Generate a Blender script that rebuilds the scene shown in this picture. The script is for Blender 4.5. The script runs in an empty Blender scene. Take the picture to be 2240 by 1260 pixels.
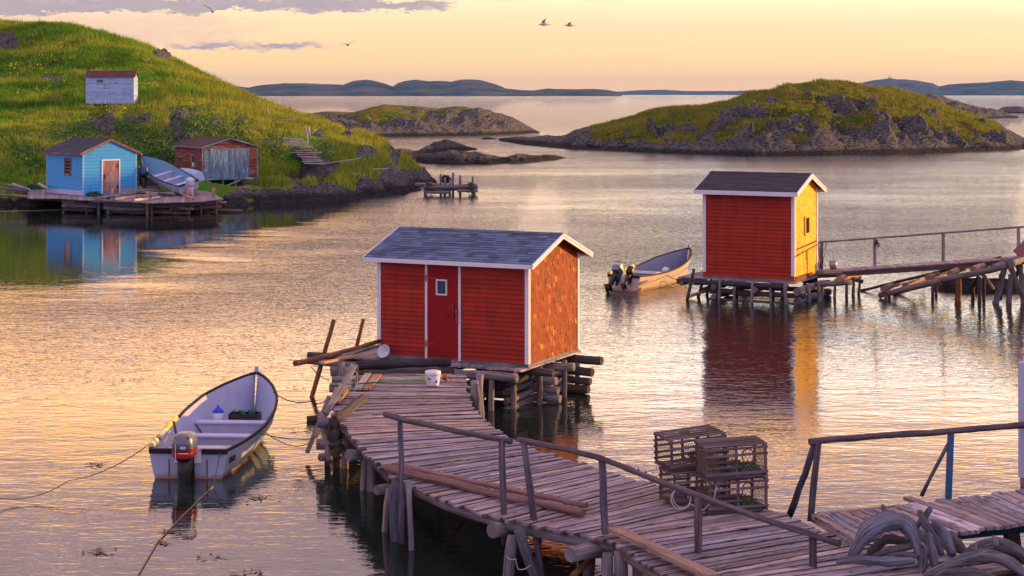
import bpy, math, random
import numpy as np
from mathutils import Vector, Matrix
random.seed(7); RNG=np.random.default_rng(7)
S=bpy.context.scene
# ---------------- camera ----------------
F=3800.0; H=7.2; HY=205.0
cam=bpy.data.cameras.new('camera'); camo=bpy.data.objects.new('camera',cam); S.collection.objects.link(camo)
cam.sensor_width=36; cam.lens=F/2240*36; cam.shift_y=-(630-HY)/2240
cam.clip_start=.5; cam.clip_end=60000
camo.location=(0,0,H); camo.rotation_euler=(math.radians(90),0,0); S.camera=camo
# ---------------- exposure ----------------
S.view_settings.view_transform='Standard'; S.view_settings.look='None'
S.view_settings.exposure=0.4; S.view_settings.gamma=1.0
S.cycles.max_bounces=7; S.cycles.diffuse_bounces=3; S.cycles.glossy_bounces=3; S.cycles.transmission_bounces=3
S.cycles.volume_bounces=0; S.cycles.sample_clamp_indirect=6; S.cycles.use_denoising=True
# ---------------- sun ----------------
SAZ=math.radians(72); SEL=math.radians(7.5)
sd=Vector((math.sin(SAZ)*math.cos(SEL),math.cos(SAZ)*math.cos(SEL),math.sin(SEL)))
sl=bpy.data.lights.new('sun','SUN'); sl.energy=5.0; sl.angle=math.radians(.6); sl.color=(1,.55,.16)
so=bpy.data.objects.new('sun',sl); S.collection.objects.link(so)
so.rotation_euler=sd.to_track_quat('Z','Y').to_euler(); so.location=(60,20,30)
# ---------------- node helpers ----------------
class NT:
    def __init__(s,t): s.t=t; s.n=t.nodes; s.l=t.links
    def node(s,k,**kw):
        n=s.n.new(k)
        for a,b in kw.items(): setattr(n,a,b)
        return n
    def put(s,sock,v):
        if isinstance(v,bpy.types.NodeSocket): s.l.new(v,sock)
        elif v is not None: sock.default_value=v
    def math(s,op,a,b=None,c=None,clamp=False):
        n=s.node('ShaderNodeMath',operation=op,use_clamp=clamp)
        s.put(n.inputs[0],a)
        if b is not None: s.put(n.inputs[1],b)
        if c is not None: s.put(n.inputs[2],c)
        return n.outputs[0]
    def vmath(s,op,a,b=None):
        n=s.node('ShaderNodeVectorMath',operation=op); s.put(n.inputs[0],a)
        if b is not None: s.put(n.inputs[1],b)
        return n.outputs[0]
    def mix(s,f,a,b,mode='MIX'):
        n=s.node('ShaderNodeMix',data_type='RGBA',blend_type=mode)
        s.put(n.inputs[0],f)
        for i,v in ((6,a),(7,b)):
            if not isinstance(v,bpy.types.NodeSocket) and len(v)==3: v=(*v,1)
            s.put(n.inputs[i],v)
        return n.outputs[2]
    def ramp(s,f,st,interp='LINEAR'):
        n=s.node('ShaderNodeValToRGB'); r=n.color_ramp; r.interpolation=interp
        while len(r.elements)<len(st): r.elements.new(.5)
        for e,(p,c) in zip(r.elements,st):
            e.position=p; e.color=(*c,1) if not isinstance(c,(int,float)) else (c,c,c,1)
        s.put(n.inputs[0],f); return n.outputs[0]
    def noise(s,vec,scale,det=3,rough=.55,dist=0):
        n=s.node('ShaderNodeTexNoise'); s.put(n.inputs['Vector'],vec); n.inputs['Scale'].default_value=scale
        n.inputs['Detail'].default_value=det; n.inputs['Roughness'].default_value=rough; n.inputs['Distortion'].default_value=dist
        return n.outputs['Fac']
    def map(s,vec,sc=(1,1,1),loc=(0,0,0),rot=(0,0,0)):
        n=s.node('ShaderNodeMapping'); s.put(n.inputs[0],vec); n.inputs['Location'].default_value=loc
        n.inputs['Rotation'].default_value=rot; n.inputs['Scale'].default_value=sc; return n.outputs[0]
    def coord(s,k='Object'): return s.node('ShaderNodeTexCoord').outputs[k]
    def attr(s,k,out='Fac'): return s.node('ShaderNodeAttribute',attribute_name=k).outputs[out]
    def step(s,v,a,b):
        n=s.node('ShaderNodeMapRange',interpolation_type='SMOOTHSTEP'); s.put(n.inputs[0],v)
        n.inputs[1].default_value=a; n.inputs[2].default_value=b; return n.outputs[0]
# ---------------- world: Nishita base + sunset gradient and cloud banks, all by direction ----------------
W_=bpy.data.worlds.new('World'); S.world=W_; W_.use_nodes=True
w=NT(W_.node_tree); w.n.clear()
sky=w.node('ShaderNodeTexSky',sky_type='NISHITA'); sky.sun_disc=False; sky.sun_elevation=SEL; sky.sun_rotation=SAZ
d=w.node('ShaderNodeTexCoord').outputs['Generated']
xyz=w.node('ShaderNodeSeparateXYZ'); w.l.new(d,xyz.inputs[0]); dx,dy,dz=xyz.outputs
zz=w.math('MAXIMUM',dz,0.0)
yy=w.math('MAXIMUM',dy,.05); ta=w.math('DIVIDE',dx,yy); te=w.math('DIVIDE',dz,yy)
cv=w.node('ShaderNodeCombineXYZ'); w.l.new(dx,cv.inputs[0]); w.l.new(dy,cv.inputs[1]); w.l.new(w.math('MULTIPLY',dz,5.0),cv.inputs[2])
n1=w.noise(cv.outputs[0],3.2,5,.6); n2=w.noise(w.map(cv.outputs[0],(1,1,1),(3,7,2)),8,5,.6)
zp=w.math('ADD',zz,w.math('MULTIPLY',w.math('SUBTRACT',n1,.5),w.math('MULTIPLY',zz,.35)))
t=w.math('SQRT',w.math('MAXIMUM',zp,0.0))
front=w.ramp(t,[(0,(1.0,.50,.20)),(.09,(1.0,.56,.22)),(.14,(1.0,.63,.27)),(.22,(.95,.70,.42)),(.27,(1.0,.74,.46)),
   (.33,(1.0,.76,.50)),(.38,(1.0,.66,.42)),(.425,(1.0,.46,.09)),(.46,(.92,.48,.28)),(.51,(.66,.43,.40)),(.66,(.40,.34,.50)),(1,(.26,.29,.68))])
gain=w.ramp(t,[(0,.25),(.12,.22),(.20,.205),(.24,.25),(.30,.62),(.36,.76),(.43,.74),(.48,.46),(.6,.22),(1,.21)])
front=w.mix(1.0,front,gain,'MULTIPLY')
front=w.vmath('SCALE',front); front.node.inputs[3].default_value=4.4
lr=w.step(ta,-.28,.12); tq=w.math('MULTIPLY',w.step(t,.28,.33),w.step(t,.42,.37))
front=w.mix(w.math('MULTIPLY',w.math('MULTIPLY',w.math('SUBTRACT',1.0,lr),w.math('MULTIPLY',w.step(t,.24,.30),w.step(t,.41,.37))),.75),front,w.mix(1.0,front,(1.0,.62,.38),'MULTIPLY'))
front=w.mix(w.math('MULTIPLY',w.math('MULTIPLY',w.step(ta,-.08,.16),tq),w.step(n2,.34,.50)),front,w.mix(1.0,front,(.66,.98,1.55),'MULTIPLY'))
rear=w.ramp(t,[(0,(.76,.60,.92)),(.3,(.70,.62,1.16)),(.6,(.56,.58,1.22)),(1,(.50,.54,1.15))])
fb=w.step(dy,-.35,.35)
col=w.mix(fb,rear,front)
# mauve higher clouds (seen mirrored in the near water)
hc=w.math('MULTIPLY',w.step(w.math('ADD',n1,w.math('MULTIPLY',zz,.9)),.56,.65),w.step(te,.13,.20))
col=w.mix(w.math('MULTIPLY',hc,.85),col,(.62,.43,.52))
cn0=w.node('ShaderNodeCombineXYZ'); w.l.new(ta,cn0.inputs[0]); w.l.new(w.math('MULTIPLY',te,3.0),cn0.inputs[1])
te0=te; te=w.math('ADD',te,w.math('MULTIPLY',w.math('SUBTRACT',w.noise(cn0.outputs[0],46,9,.75),.5),.020))
# cloud banks low on the left of the view
def bank(a0,e0,wa,we,k):
    u=w.math('POWER',w.math('ABSOLUTE',w.math('DIVIDE',w.math('SUBTRACT',ta,a0),wa)),3.0)
    v=w.math('POWER',w.math('ABSOLUTE',w.math('DIVIDE',w.math('SUBTRACT',te,e0),we)),2.0)
    return w.math('MULTIPLY',w.math('MAXIMUM',w.math('SUBTRACT',1.0,w.math('ADD',u,v)),0.0),k)
cn=w.node('ShaderNodeCombineXYZ'); w.l.new(ta,cn.inputs[0]); w.l.new(w.math('MULTIPLY',te,5.0),cn.inputs[1])
n3=w.noise(w.map(cn.outputs[0],(1,1.6,1)),24,8,.68,.4); n4=w.noise(cn.outputs[0],60,6,.65)
def cl(b,lo=.40,hi=.95): return w.step(w.math('ADD',b,w.math('MULTIPLY',w.math('SUBTRACT',n3,.5),2.6)),lo,hi)
pink=w.math('ADD',bank(-.30,.038,.19,.013,1.5),bank(-.15,.0275,.085,.005,1.0))
pink=w.math('ADD',pink,bank(-.02,.054,.2,.003,.6))
dark=w.math('ADD',bank(-.19,.0515,.19,.0062,1.3),bank(-.155,.0278,.058,.0034,1.0))
dark=w.math('ADD',dark,bank(-.29,.0475,.06,.004,.7))
up=w.math('ADD',bank(-.25,.075,.25,.016,.9),bank(.1,.066,.2,.005,.4)); dark=w.math('ADD',dark,up)
isf=w.step(dy,.1,.3)
glow=w.math('MULTIPLY',w.math('ADD',w.math('ADD',bank(-.25,.190,.15,.030,1.1),bank(-.13,.178,.06,.02,.6)),bank(.24,.185,.12,.026,.75)),w.step(n3,.36,.60))
col=w.mix(w.math('MULTIPLY',w.math('MINIMUM',glow,1.0),w.math('MULTIPLY',isf,.9)),col,(2.9,1.45,.22))
col=w.mix(w.math('MULTIPLY',w.math('MULTIPLY',cl(pink,.45,1.1),isf),.6),col,w.mix(n4,(.60,.36,.34),(.86,.55,.38)))
col=w.mix(w.math('MULTIPLY',w.math('MULTIPLY',cl(dark),isf),.9),col,w.mix(n4,(.22,.20,.29),(.44,.32,.36)))
# the brighter, paler side of the sunset to the right
br=w.step(ta,.0,.9); col=w.mix(w.math('MULTIPLY',br,.35),col,w.mix(1.0,col,(1.5,1.6,1.6),'MULTIPLY'))
bg=w.node('ShaderNodeBackground'); w.l.new(col,bg.inputs[0]); bg.inputs[1].default_value=1.0
bg2=w.node('ShaderNodeBackground'); w.l.new(sky.outputs[0],bg2.inputs[0]); bg2.inputs[1].default_value=.05*.25
ad=w.node('ShaderNodeAddShader'); w.l.new(bg.outputs[0],ad.inputs[0]); w.l.new(bg2.outputs[0],ad.inputs[1])
wo=w.node('ShaderNodeOutputWorld'); w.l.new(ad.outputs[0],wo.inputs[0])

# ---------------- geometry helpers ----------------
def W(px,py,z=None,Y=None):
    """point of the place seen in the photograph's pixel (px,py) at height z, or at distance Y"""
    if Y is None: Y=F*(H-z)/(py-HY)
    else: z=H-(py-HY)*Y/F
    return Vector(((px-1120)*Y/F,Y,z))
def wloc(o):
    p=Vector((0,0,0))
    while o is not None: p+=o.location; o=o.parent
    return p
COL=S.collection
def tag(o,label=None,cat=None,group=None,kind=None):
    if label: o['label']=label
    if cat: o['category']=cat
    if group: o['group']=group
    if kind: o['kind']=kind
    return o
def thing(name,loc,label,cat,rz=0,group=None,rot=None):
    o=bpy.data.objects.new(name,None); COL.objects.link(o); o.empty_display_size=.2
    o.location=loc; o.rotation_euler=rot if rot else (0,0,rz); return tag(o,label,cat,group)
class MB:
    def __init__(s): s.v=[]; s.f=[]; s.uv=[]; s.t=[]; s.m=[]; s.sm=[]
    def face(s,pts,uv=None,t=1.0,m=0,sm=False):
        b=len(s.v); s.v+= [tuple(p) for p in pts]; s.f.append(tuple(range(b,b+len(pts))))
        if uv is None:
            p0=Vector(pts[0]); e=(Vector(pts[1])-p0); L=e.length or 1; e=e/L
            nn=e.cross(Vector(pts[-1])-p0); nn=nn.normalized() if nn.length>1e-9 else Vector((0,0,1)); g=nn.cross(e)
            uv=[((Vector(p)-p0).dot(e),(Vector(p)-p0).dot(g)) for p in pts]
        s.uv+=list(uv); s.t.append(t); s.m.append(m); s.sm.append(sm)
    def hexa(s,c,t=None,m=0,off=None):
        """8 corners: bottom 0-3 (ccw), top 4-7; length runs 0->1"""
        if t is None: t=random.uniform(.7,1.15)
        off=off if off is not None else (random.uniform(0,50),random.uniform(0,50))
        L=(Vector(c[1])-Vector(c[0])).length; Wd=(Vector(c[3])-Vector(c[0])).length; Ht=(Vector(c[4])-Vector(c[0])).length
        ou,ov=off
        for ids,u,v in (((4,5,6,7),L,Wd),((0,3,2,1),L,Wd),((0,1,5,4),L,Ht),((2,3,7,6),L,Ht),((1,2,6,5),.3,Ht),((3,0,4,7),.3,Ht)):
            if ids==(0,3,2,1): q=[(ou,ov),(ou,ov+v),(ou+u,ov+v),(ou+u,ov)]
            elif ids==(2,3,7,6): q=[(ou+u,ov),(ou,ov),(ou,ov+v),(ou+u,ov+v)]
            elif ids in((1,2,6,5),(3,0,4,7)): q=[(ou,ov),(ou,ov+Wd),(ou+v,ov+Wd),(ou+v,ov)]
            else: q=[(ou,ov),(ou+u,ov),(ou+u,ov+v),(ou,ov+v)]
            s.face([c[i] for i in ids],q,t,m)
    def box(s,x0,x1,y0,y1,z0,z1,t=None,m=0):
        if (y1-y0)>(x1-x0) and (y1-y0)>=(z1-z0):
            c=[(x1,y0,z0),(x1,y1,z0),(x0,y1,z0),(x0,y0,z0),(x1,y0,z1),(x1,y1,z1),(x0,y1,z1),(x0,y0,z1)]
        elif (z1-z0)>(x1-x0):
            c=[(x0,y0,z0),(x0,y0,z1),(x0,y1,z1),(x0,y1,z0),(x1,y0,z0),(x1,y0,z1),(x1,y1,z1),(x1,y1,z0)]
            c=[(x0,y0,z0),(x0,y0,z1),(x1,y0,z1),(x1,y0,z0),(x0,y1,z0),(x0,y1,z1),(x1,y1,z1),(x1,y1,z0)]
            c=c[4:]+c[:4]
        else: c=[(x0,y0,z0),(x1,y0,z0),(x1,y1,z0),(x0,y1,z0),(x0,y0,z1),(x1,y0,z1),(x1,y1,z1),(x0,y1,z1)]
        s.hexa(c,t,m)
    def beam(s,p0,p1,wd,ht,up=(0,0,1),t=None,m=0):
        p0=Vector(p0); p1=Vector(p1); a=(p1-p0).normalized(); up=Vector(up)
        sd_=a.cross(up)
        if sd_.length<1e-4: sd_=a.cross(Vector((0,1,0)))
        sd_.normalize(); u=sd_.cross(a).normalized()
        A=-sd_*wd/2; B=sd_*wd/2; D=-u*ht/2; U=u*ht/2
        s.hexa([p0+B+D,p1+B+D,p1+A+D,p0+A+D,p0+B+U,p1+B+U,p1+A+U,p0+A+U],t,m)
    def tube(s,pts,r,n=8,t=None,m=0,cap=True,wob=0):
        pts=[Vector(p) for p in pts]; k=len(pts)
        if not isinstance(r,(list,tuple)): r=[r]*k
        if len(r)==2 and k!=2: r=[r[0]+(r[1]-r[0])*i/(k-1) for i in range(k)]
        if t is None: t=random.uniform(.7,1.1)
        ou=random.uniform(0,40); ov=random.uniform(0,40); acc=0; b=len(s.v); A=[]
        ref=None
        for i,p in enumerate(pts):
            a=(pts[min(i+1,k-1)]-pts[max(i-1,0)]).normalized()
            if ref is None:
                ref=Vector((0,0,1)) if abs(a.z)<.9 else Vector((0,1,0))
            x=a.cross(ref).normalized(); y=x.cross(a).normalized(); ref=y
            if i: acc+=(p-pts[i-1]).length
            A.append(acc)
            for j in range(n):
                g=2*math.pi*j/n; rr=r[i]*(1+(random.uniform(-wob,wob) if wob else 0))
                s.v.append(tuple(p+x*math.cos(g)*rr+y*math.sin(g)*rr))
        for i in range(k-1):
            cr=2*math.pi*max(r)/n
            for j in range(n):
                j2=(j+1)%n
                s.f.append((b+i*n+j,b+i*n+j2,b+(i+1)*n+j2,b+(i+1)*n+j))
                s.uv+=[(ou+A[i],ov+j*cr),(ou+A[i],ov+(j+1)*cr),(ou+A[i+1],ov+(j+1)*cr),(ou+A[i+1],ov+j*cr)]
                s.t.append(t); s.m.append(m); s.sm.append(True)
        if cap:
            for i,rev in ((0,True),(k-1,False)):
                ids=[b+i*n+j for j in range(n)]; ids=ids[::-1] if rev else ids
                s.f.append(tuple(ids)); s.uv+=[(ou+.02*math.cos(6.283*j/n),ov+.02*math.sin(6.283*j/n)) for j in range(n)]
                s.t.append(t*.8); s.m.append(m); s.sm.append(False)
    def log(s,p0,p1,r0,r1=None,n=9,t=None,bend=.02,m=0,knots=0):
        p0=Vector(p0); p1=Vector(p1); r1=r0 if r1 is None else r1; L=(p1-p0).length
        k=max(3,min(14,int(L/.35)+2)); off=Vector((random.uniform(-1,1),random.uniform(-1,1),random.uniform(-1,1)))*bend*L*.5
        pts=[];rs=[]
        for i in range(k):
            q=i/(k-1); jj=Vector((random.uniform(-1,1),random.uniform(-1,1),random.uniform(-1,1)))*r0*.16
            pts.append(p0.lerp(p1,q)+off*math.sin(math.pi*q)+(jj if 0<i<k-1 else jj*0)); rs.append((r0+(r1-r0)*q)*random.uniform(.92,1.08))
        s.tube(pts,rs,n,t,m,True,.05)
        for _ in range(knots):
            q=random.uniform(.08,.92); c=p0.lerp(p1,q)+off*math.sin(math.pi*q); g=random.uniform(0,6.28)
            dd=Vector((math.cos(g)*.3,math.sin(g)*.5,abs(math.sin(g))*.8+.2)).normalized(); rr=r0+(r1-r0)*q
            s.tube([c,c+dd*(rr*1.35)],[rr*.3,rr*.16],5,.9,m)
    def build(s,name,mats,parent=None,local=False,smooth=None,kind=None):
        me=bpy.data.meshes.new(name); V=np.array(s.v,dtype=np.float32)
        if parent is not None and not local: V=V-np.array(wloc(parent),dtype=np.float32)
        me.from_pydata(V.tolist(),[],s.f)
        uvl=me.uv_layers.new(name='UVMap'); uvl.data.foreach_set('uv',np.array(s.uv,dtype=np.float32).ravel())
        at=me.attributes.new('tone','FLOAT','FACE'); at.data.foreach_set('value',np.array(s.t,dtype=np.float32))
        if not isinstance(mats,(list,tuple)): mats=[mats]
        for q in mats: me.materials.append(q)
        me.polygons.foreach_set('material_index',np.array(s.m,dtype=np.int32))
        me.polygons.foreach_set('use_smooth',np.array(s.sm if smooth is None else [smooth]*len(s.f),dtype=bool))
        me.update()
        o=bpy.data.objects.new(name,me); COL.objects.link(o)
        if parent is not None: o.parent=parent
        if kind: o['kind']=kind
        return o
def lathe(mb,prof,c=(0,0,0),n=20,t=1,m=0,sm=True):
    b=len(mb.v)
    for (r,z) in prof:
        for j in range(n):
            g=2*math.pi*j/n; mb.v.append((c[0]+r*math.cos(g),c[1]+r*math.sin(g),c[2]+z))
    for i in range(len(prof)-1):
        for j in range(n):
            j2=(j+1)%n; mb.f.append((b+i*n+j,b+i*n+j2,b+(i+1)*n+j2,b+(i+1)*n+j))
            mb.uv+=[(j/n,prof[i][1]),((j+1)/n,prof[i][1]),((j+1)/n,prof[i+1][1]),(j/n,prof[i+1][1])]; mb.t.append(t); mb.m.append(m); mb.sm.append(sm)
def loft(mb,secs,n=24,t=1,m=0,e=2.6,caps=True,matf=None):
    """secs: (center Vector, ax Vector, ay Vector, rx, ry) superellipse sections"""
    b=len(mb.v)
    for (c,ax,ay,rx,ry) in secs:
        for j in range(n):
            g=2*math.pi*j/n; cc=math.cos(g); ss=math.sin(g)
            x=math.copysign(abs(cc)**(2/e),cc)*rx; y=math.copysign(abs(ss)**(2/e),ss)*ry
            mb.v.append(tuple(Vector(c)+Vector(ax)*x+Vector(ay)*y))
    for i in range(len(secs)-1):
        for j in range(n):
            j2=(j+1)%n; mb.f.append((b+i*n+j,b+i*n+j2,b+(i+1)*n+j2,b+(i+1)*n+j)); mb.uv+=[(0,0),(.1,0),(.1,.1),(0,.1)]
            mb.t.append(t); mb.m.append(matf(i) if matf else m); mb.sm.append(True)
    if caps:
        for i,rev in ((0,1),(len(secs)-1,0)):
            ids=[b+i*n+j for j in range(n)]; mb.f.append(tuple(ids[::-1] if rev else ids)); mb.uv+=[(0,0)]*n; mb.t.append(t); mb.m.append(matf(max(0,i-1)) if matf else m); mb.sm.append(False)
# ---------------- materials ----------------
def newmat(name):
    m=bpy.data.materials.new(name); m.use_nodes=True; q=NT(m.node_tree); q.n.clear()
    out=q.node('ShaderNodeOutputMaterial'); p=q.node('ShaderNodeBsdfPrincipled'); q.l.new(p.outputs[0],out.inputs[0]); q.p=p; q.out=out
    return m,q
def bump(q,h,strength,dist):
    b=q.node('ShaderNodeBump'); b.inputs['Strength'].default_value=strength; b.inputs['Distance'].default_value=dist
    q.put(b.inputs['Height'],h); q.l.new(b.outputs[0],q.p.inputs['Normal'])
def plain(name,c,rough=.6,metal=0,dirt=.25,sc=6):
    m,q=newmat(name); n=q.noise(q.coord(),sc,4); k=q.ramp(n,[(.25,1-dirt),(.7,1.0)])
    q.put(q.p.inputs['Base Color'],q.mix(1.0,(*c,1),k,'MULTIPLY')); q.p.inputs['Roughness'].default_value=rough; q.p.inputs['Metallic'].default_value=metal
    return m
def wood(name,c1,c2,grain=28,rough=.8,spot=None,spotlo=.6,spothi=.7,bs=.35,moss=0):
    """sawn or round timber: grain along u, tone per board"""
    m,q=newmat(name); uv=q.coord('UV')
    g=q.noise(q.map(uv,(1.3,grain,1)),1.0,4,.65,.3); g2=q.noise(q.map(uv,(.8,3.0,1),(9,4,0)),1.6,3)
    k=q.ramp(q.math('ADD',q.math('MULTIPLY',g,.65),q.math('MULTIPLY',g2,.35)),[(.36,0.0),(.66,1.0)])
    c=q.mix(k,c1,c2)
    if spot is not None:
        sp=q.step(q.noise(q.map(uv,(1.2,5,1),(2,8,0)),2.4,5,.65),spotlo,spothi); c=q.mix(sp,c,spot)
    if moss: c=q.mix(q.math('MULTIPLY',q.step(q.noise(q.map(uv,(.7,3,1),(5,1,0)),1.5,4),.55,.72),moss),c,(.10,.11,.04))
    tn=q.node('ShaderNodeAttribute',attribute_name='tone').outputs['Fac']
    tc=q.node('ShaderNodeCombineXYZ'); [q.l.new(tn,tc.inputs[i]) for i in range(3)]
    c=q.mix(1.0,c,tc.outputs[0],'MULTIPLY')
    hu=q.math('FRACT',q.math('MULTIPLY',tn,37.0)); c=q.mix(1.0,c,q.mix(hu,(1.08,.96,.86),(.88,.96,1.06)),'MULTIPLY')
    q.put(q.p.inputs['Base Color'],c); q.p.inputs['Roughness'].default_value=rough; q.p.inputs['Specular IOR Level'].default_value=.12
    bump(q,g,bs,.01); return m
def painted(name,c,worn,amount=.55,rough=.55,dirt=.2,tone=True):
    """painted boards, worn to the wood in streaks along the board"""
    m,q=newmat(name); uv=q.coord('UV')
    n=q.noise(q.map(uv,(1.4,14,1)),1.2,5,.7); f=q.noise(q.map(uv,(1,1,1),(4,4,0)),1.1,3)
    wv=q.step(q.math('ADD',q.math('MULTIPLY',n,.6),q.math('MULTIPLY',f,.4)),amount,amount+.07)
    base=q.mix(1.0,(*c,1),q.ramp(q.noise(q.coord(),1.7,4),[(.3,1-dirt),(.7,1.0)]),'MULTIPLY')
    cc=q.mix(wv,base,worn)
    stn=q.ramp(q.noise(q.map(q.coord(),(5,5,.6),(3,1,2)),1.0,5,.65),[(.32,.62),(.55,1.0)]); cc=q.mix(dirt*2.2 if dirt<.45 else 1.0,cc,q.mix(1.0,cc,stn,'MULTIPLY'))
    if tone:
        tn=q.attr('tone'); tc=q.node('ShaderNodeCombineXYZ'); [q.l.new(tn,tc.inputs[i]) for i in range(3)]
        cc=q.mix(1.0,cc,tc.outputs[0],'MULTIPLY')
    q.put(q.p.inputs['Base Color'],cc); q.p.inputs['Roughness'].default_value=rough; q.p.inputs['Specular IOR Level'].default_value=.15; bump(q,n,.15,.006); return m
M={}
M['deck']=wood('deck_wood',(.13,.105,.115),(.62,.52,.54),38,.8,(.05,.04,.04),.55,.64,1.0,.3)
M['grey']=wood('grey_wood',(.10,.085,.09),(.36,.32,.33),22,.85,(.05,.04,.04),.62,.75,.5)
M['dark']=wood('dark_wood',(.045,.035,.033),(.15,.12,.11),20,.85,None,bs=.5)
M['brown']=wood('brown_pole',(.13,.055,.025),(.30,.14,.07),18,.75,(.06,.03,.02),.6,.72)
M['bark']=wood('bark_pole',(.20,.11,.10),(.38,.25,.23),16,.85,(.08,.05,.04),.6,.7,.6)
M['drift']=wood('driftwood',(.05,.05,.06),(.26,.25,.29),30,.8,(.07,.05,.04),.54,.66,1.0)
M['railw']=wood('rail_pole_wood',(.05,.042,.05),(.22,.18,.20),24,.85,(.3,.25,.25),.64,.7,.8)
M['tan']=wood('tan_board',(.28,.17,.11),(.48,.32,.22),26,.75,(.10,.06,.04),.6,.7)
M['thick']=wood('thick_board',(.20,.14,.115),(.42,.32,.28),26,.8,(.10,.06,.05),.56,.68,.8)
M['pale']=wood('pale_board',(.32,.27,.27),(.60,.54,.55),26,.75)
M['greenboard']=wood('green_board',(.10,.14,.08),(.26,.30,.16),26,.75)
M['trap']=wood('trap_lath',(.08,.06,.06),(.27,.21,.22),24,.85)
M['rope_dark']=plain('dark_rope',(.06,.05,.04),.9); M['rope_tan']=plain('tan_rope',(.30,.20,.11),.9)
M['rope_green']=plain('green_rope',(.02,.20,.13),.8); M['rope_white']=plain('white_rope',(.5,.5,.45),.9); M['rope_yellow']=plain('yellow_rope',(.45,.33,.05),.8)
M['net']=plain('green_net',(.02,.16,.10),.9,0,.5,20)
M['rock']=None
# ---------------- noise for terrain ----------------
def vn(x,y,seed=0):
    xi=np.floor(x).astype(np.int64); yi=np.floor(y).astype(np.int64); fx=x-xi; fy=y-yi
    def h(a,b):
        n=(a*374761393+b*668265263+seed*974711)&0x7fffffff; n=((n^(n>>13))*1274126177)&0x7fffffff; return ((n^(n>>16))&0xffff)/65535.
    u=fx*fx*(3-2*fx); v=fy*fy*(3-2*fy)
    return (h(xi,yi)*(1-u)+h(xi+1,yi)*u)*(1-v)+(h(xi,yi+1)*(1-u)+h(xi+1,yi+1)*u)*v
def fbm(x,y,o=4,seed=0,g=.5):
    s=0;a=1;t=0
    for i in range(o): s=s+a*(vn(x*2**i+i*17.3,y*2**i+i*9.1,seed+i)-.5); t+=a; a*=g
    return s/t*2
def crag(x,y,seed=0):
    """faceted blocks: every cell a tilted plane -> cracks between them"""
    xi=np.floor(x).astype(np.int64); yi=np.floor(y).astype(np.int64); bd=np.full(x.shape,9.); res=np.zeros(x.shape); b2=np.full(x.shape,9.)
    def h(a,b,k):
        n=(a*374761393+b*668265263+(seed*31+k)*974711)&0x7fffffff; n=((n^(n>>13))*1274126177)&0x7fffffff; return ((n^(n>>16))&0xffff)/65535.
    for i in(-1,0,1):
        for j in(-1,0,1):
            a=xi+i;b=yi+j; cx=a+h(a,b,1);cy=b+h(a,b,2); dd=(x-cx)**2+(y-cy)**2
            v=h(a,b,3)*.9+(x-cx)*(h(a,b,4)-.5)*1.8+(y-cy)*(h(a,b,5)*.9)
            m=dd<bd; b2=np.where(m,bd,np.minimum(b2,dd)); res=np.where(m,v,res); bd=np.where(m,dd,bd)
    edge=np.clip((np.sqrt(b2)-np.sqrt(bd))*6,0,1)
    return res-.35*(1-edge)
def sst(a,b,x): q=np.clip((x-a)/(b-a),0,1); return q*q*(3-2*q)
def pix(X,Y,Z): return 1120+X*F/Y, HY+(H-Z)*F/Y
def grid_mesh(name,X,Y,Z,grass,mat,kind='structure'):
    ny,nx=X.shape; V=np.stack([X,Y,Z],-1).reshape(-1,3).astype(np.float32)
    i=np.arange(nx-1)[None,:]+np.arange(ny-1)[:,None]*nx
    Q=np.stack([i,i+1,i+1+nx,i+nx],-1).reshape(-1,4)
    zz=Z.reshape(-1); keep=(zz[Q].max(1)>-.5); Q=Q[keep]
    me=bpy.data.meshes.new(name); me.vertices.add(len(V)); me.vertices.foreach_set('co',V.ravel())
    me.loops.add(len(Q)*4); me.loops.foreach_set('vertex_index',Q.ravel().astype(np.int32))
    me.polygons.add(len(Q)); me.polygons.foreach_set('loop_start',(np.arange(len(Q))*4).astype(np.int32)); me.polygons.foreach_set('loop_total',np.full(len(Q),4,dtype=np.int32))
    me.update(calc_edges=True)
    a=me.attributes.new('grass','FLOAT','POINT'); a.data.foreach_set('value',grass.reshape(-1).astype(np.float32))
    me.polygons.foreach_set('use_smooth',np.zeros(len(Q),dtype=bool)); me.materials.append(mat)
    o=bpy.data.objects.new(name,me); COL.objects.link(o); o['kind']=kind; return o
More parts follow.
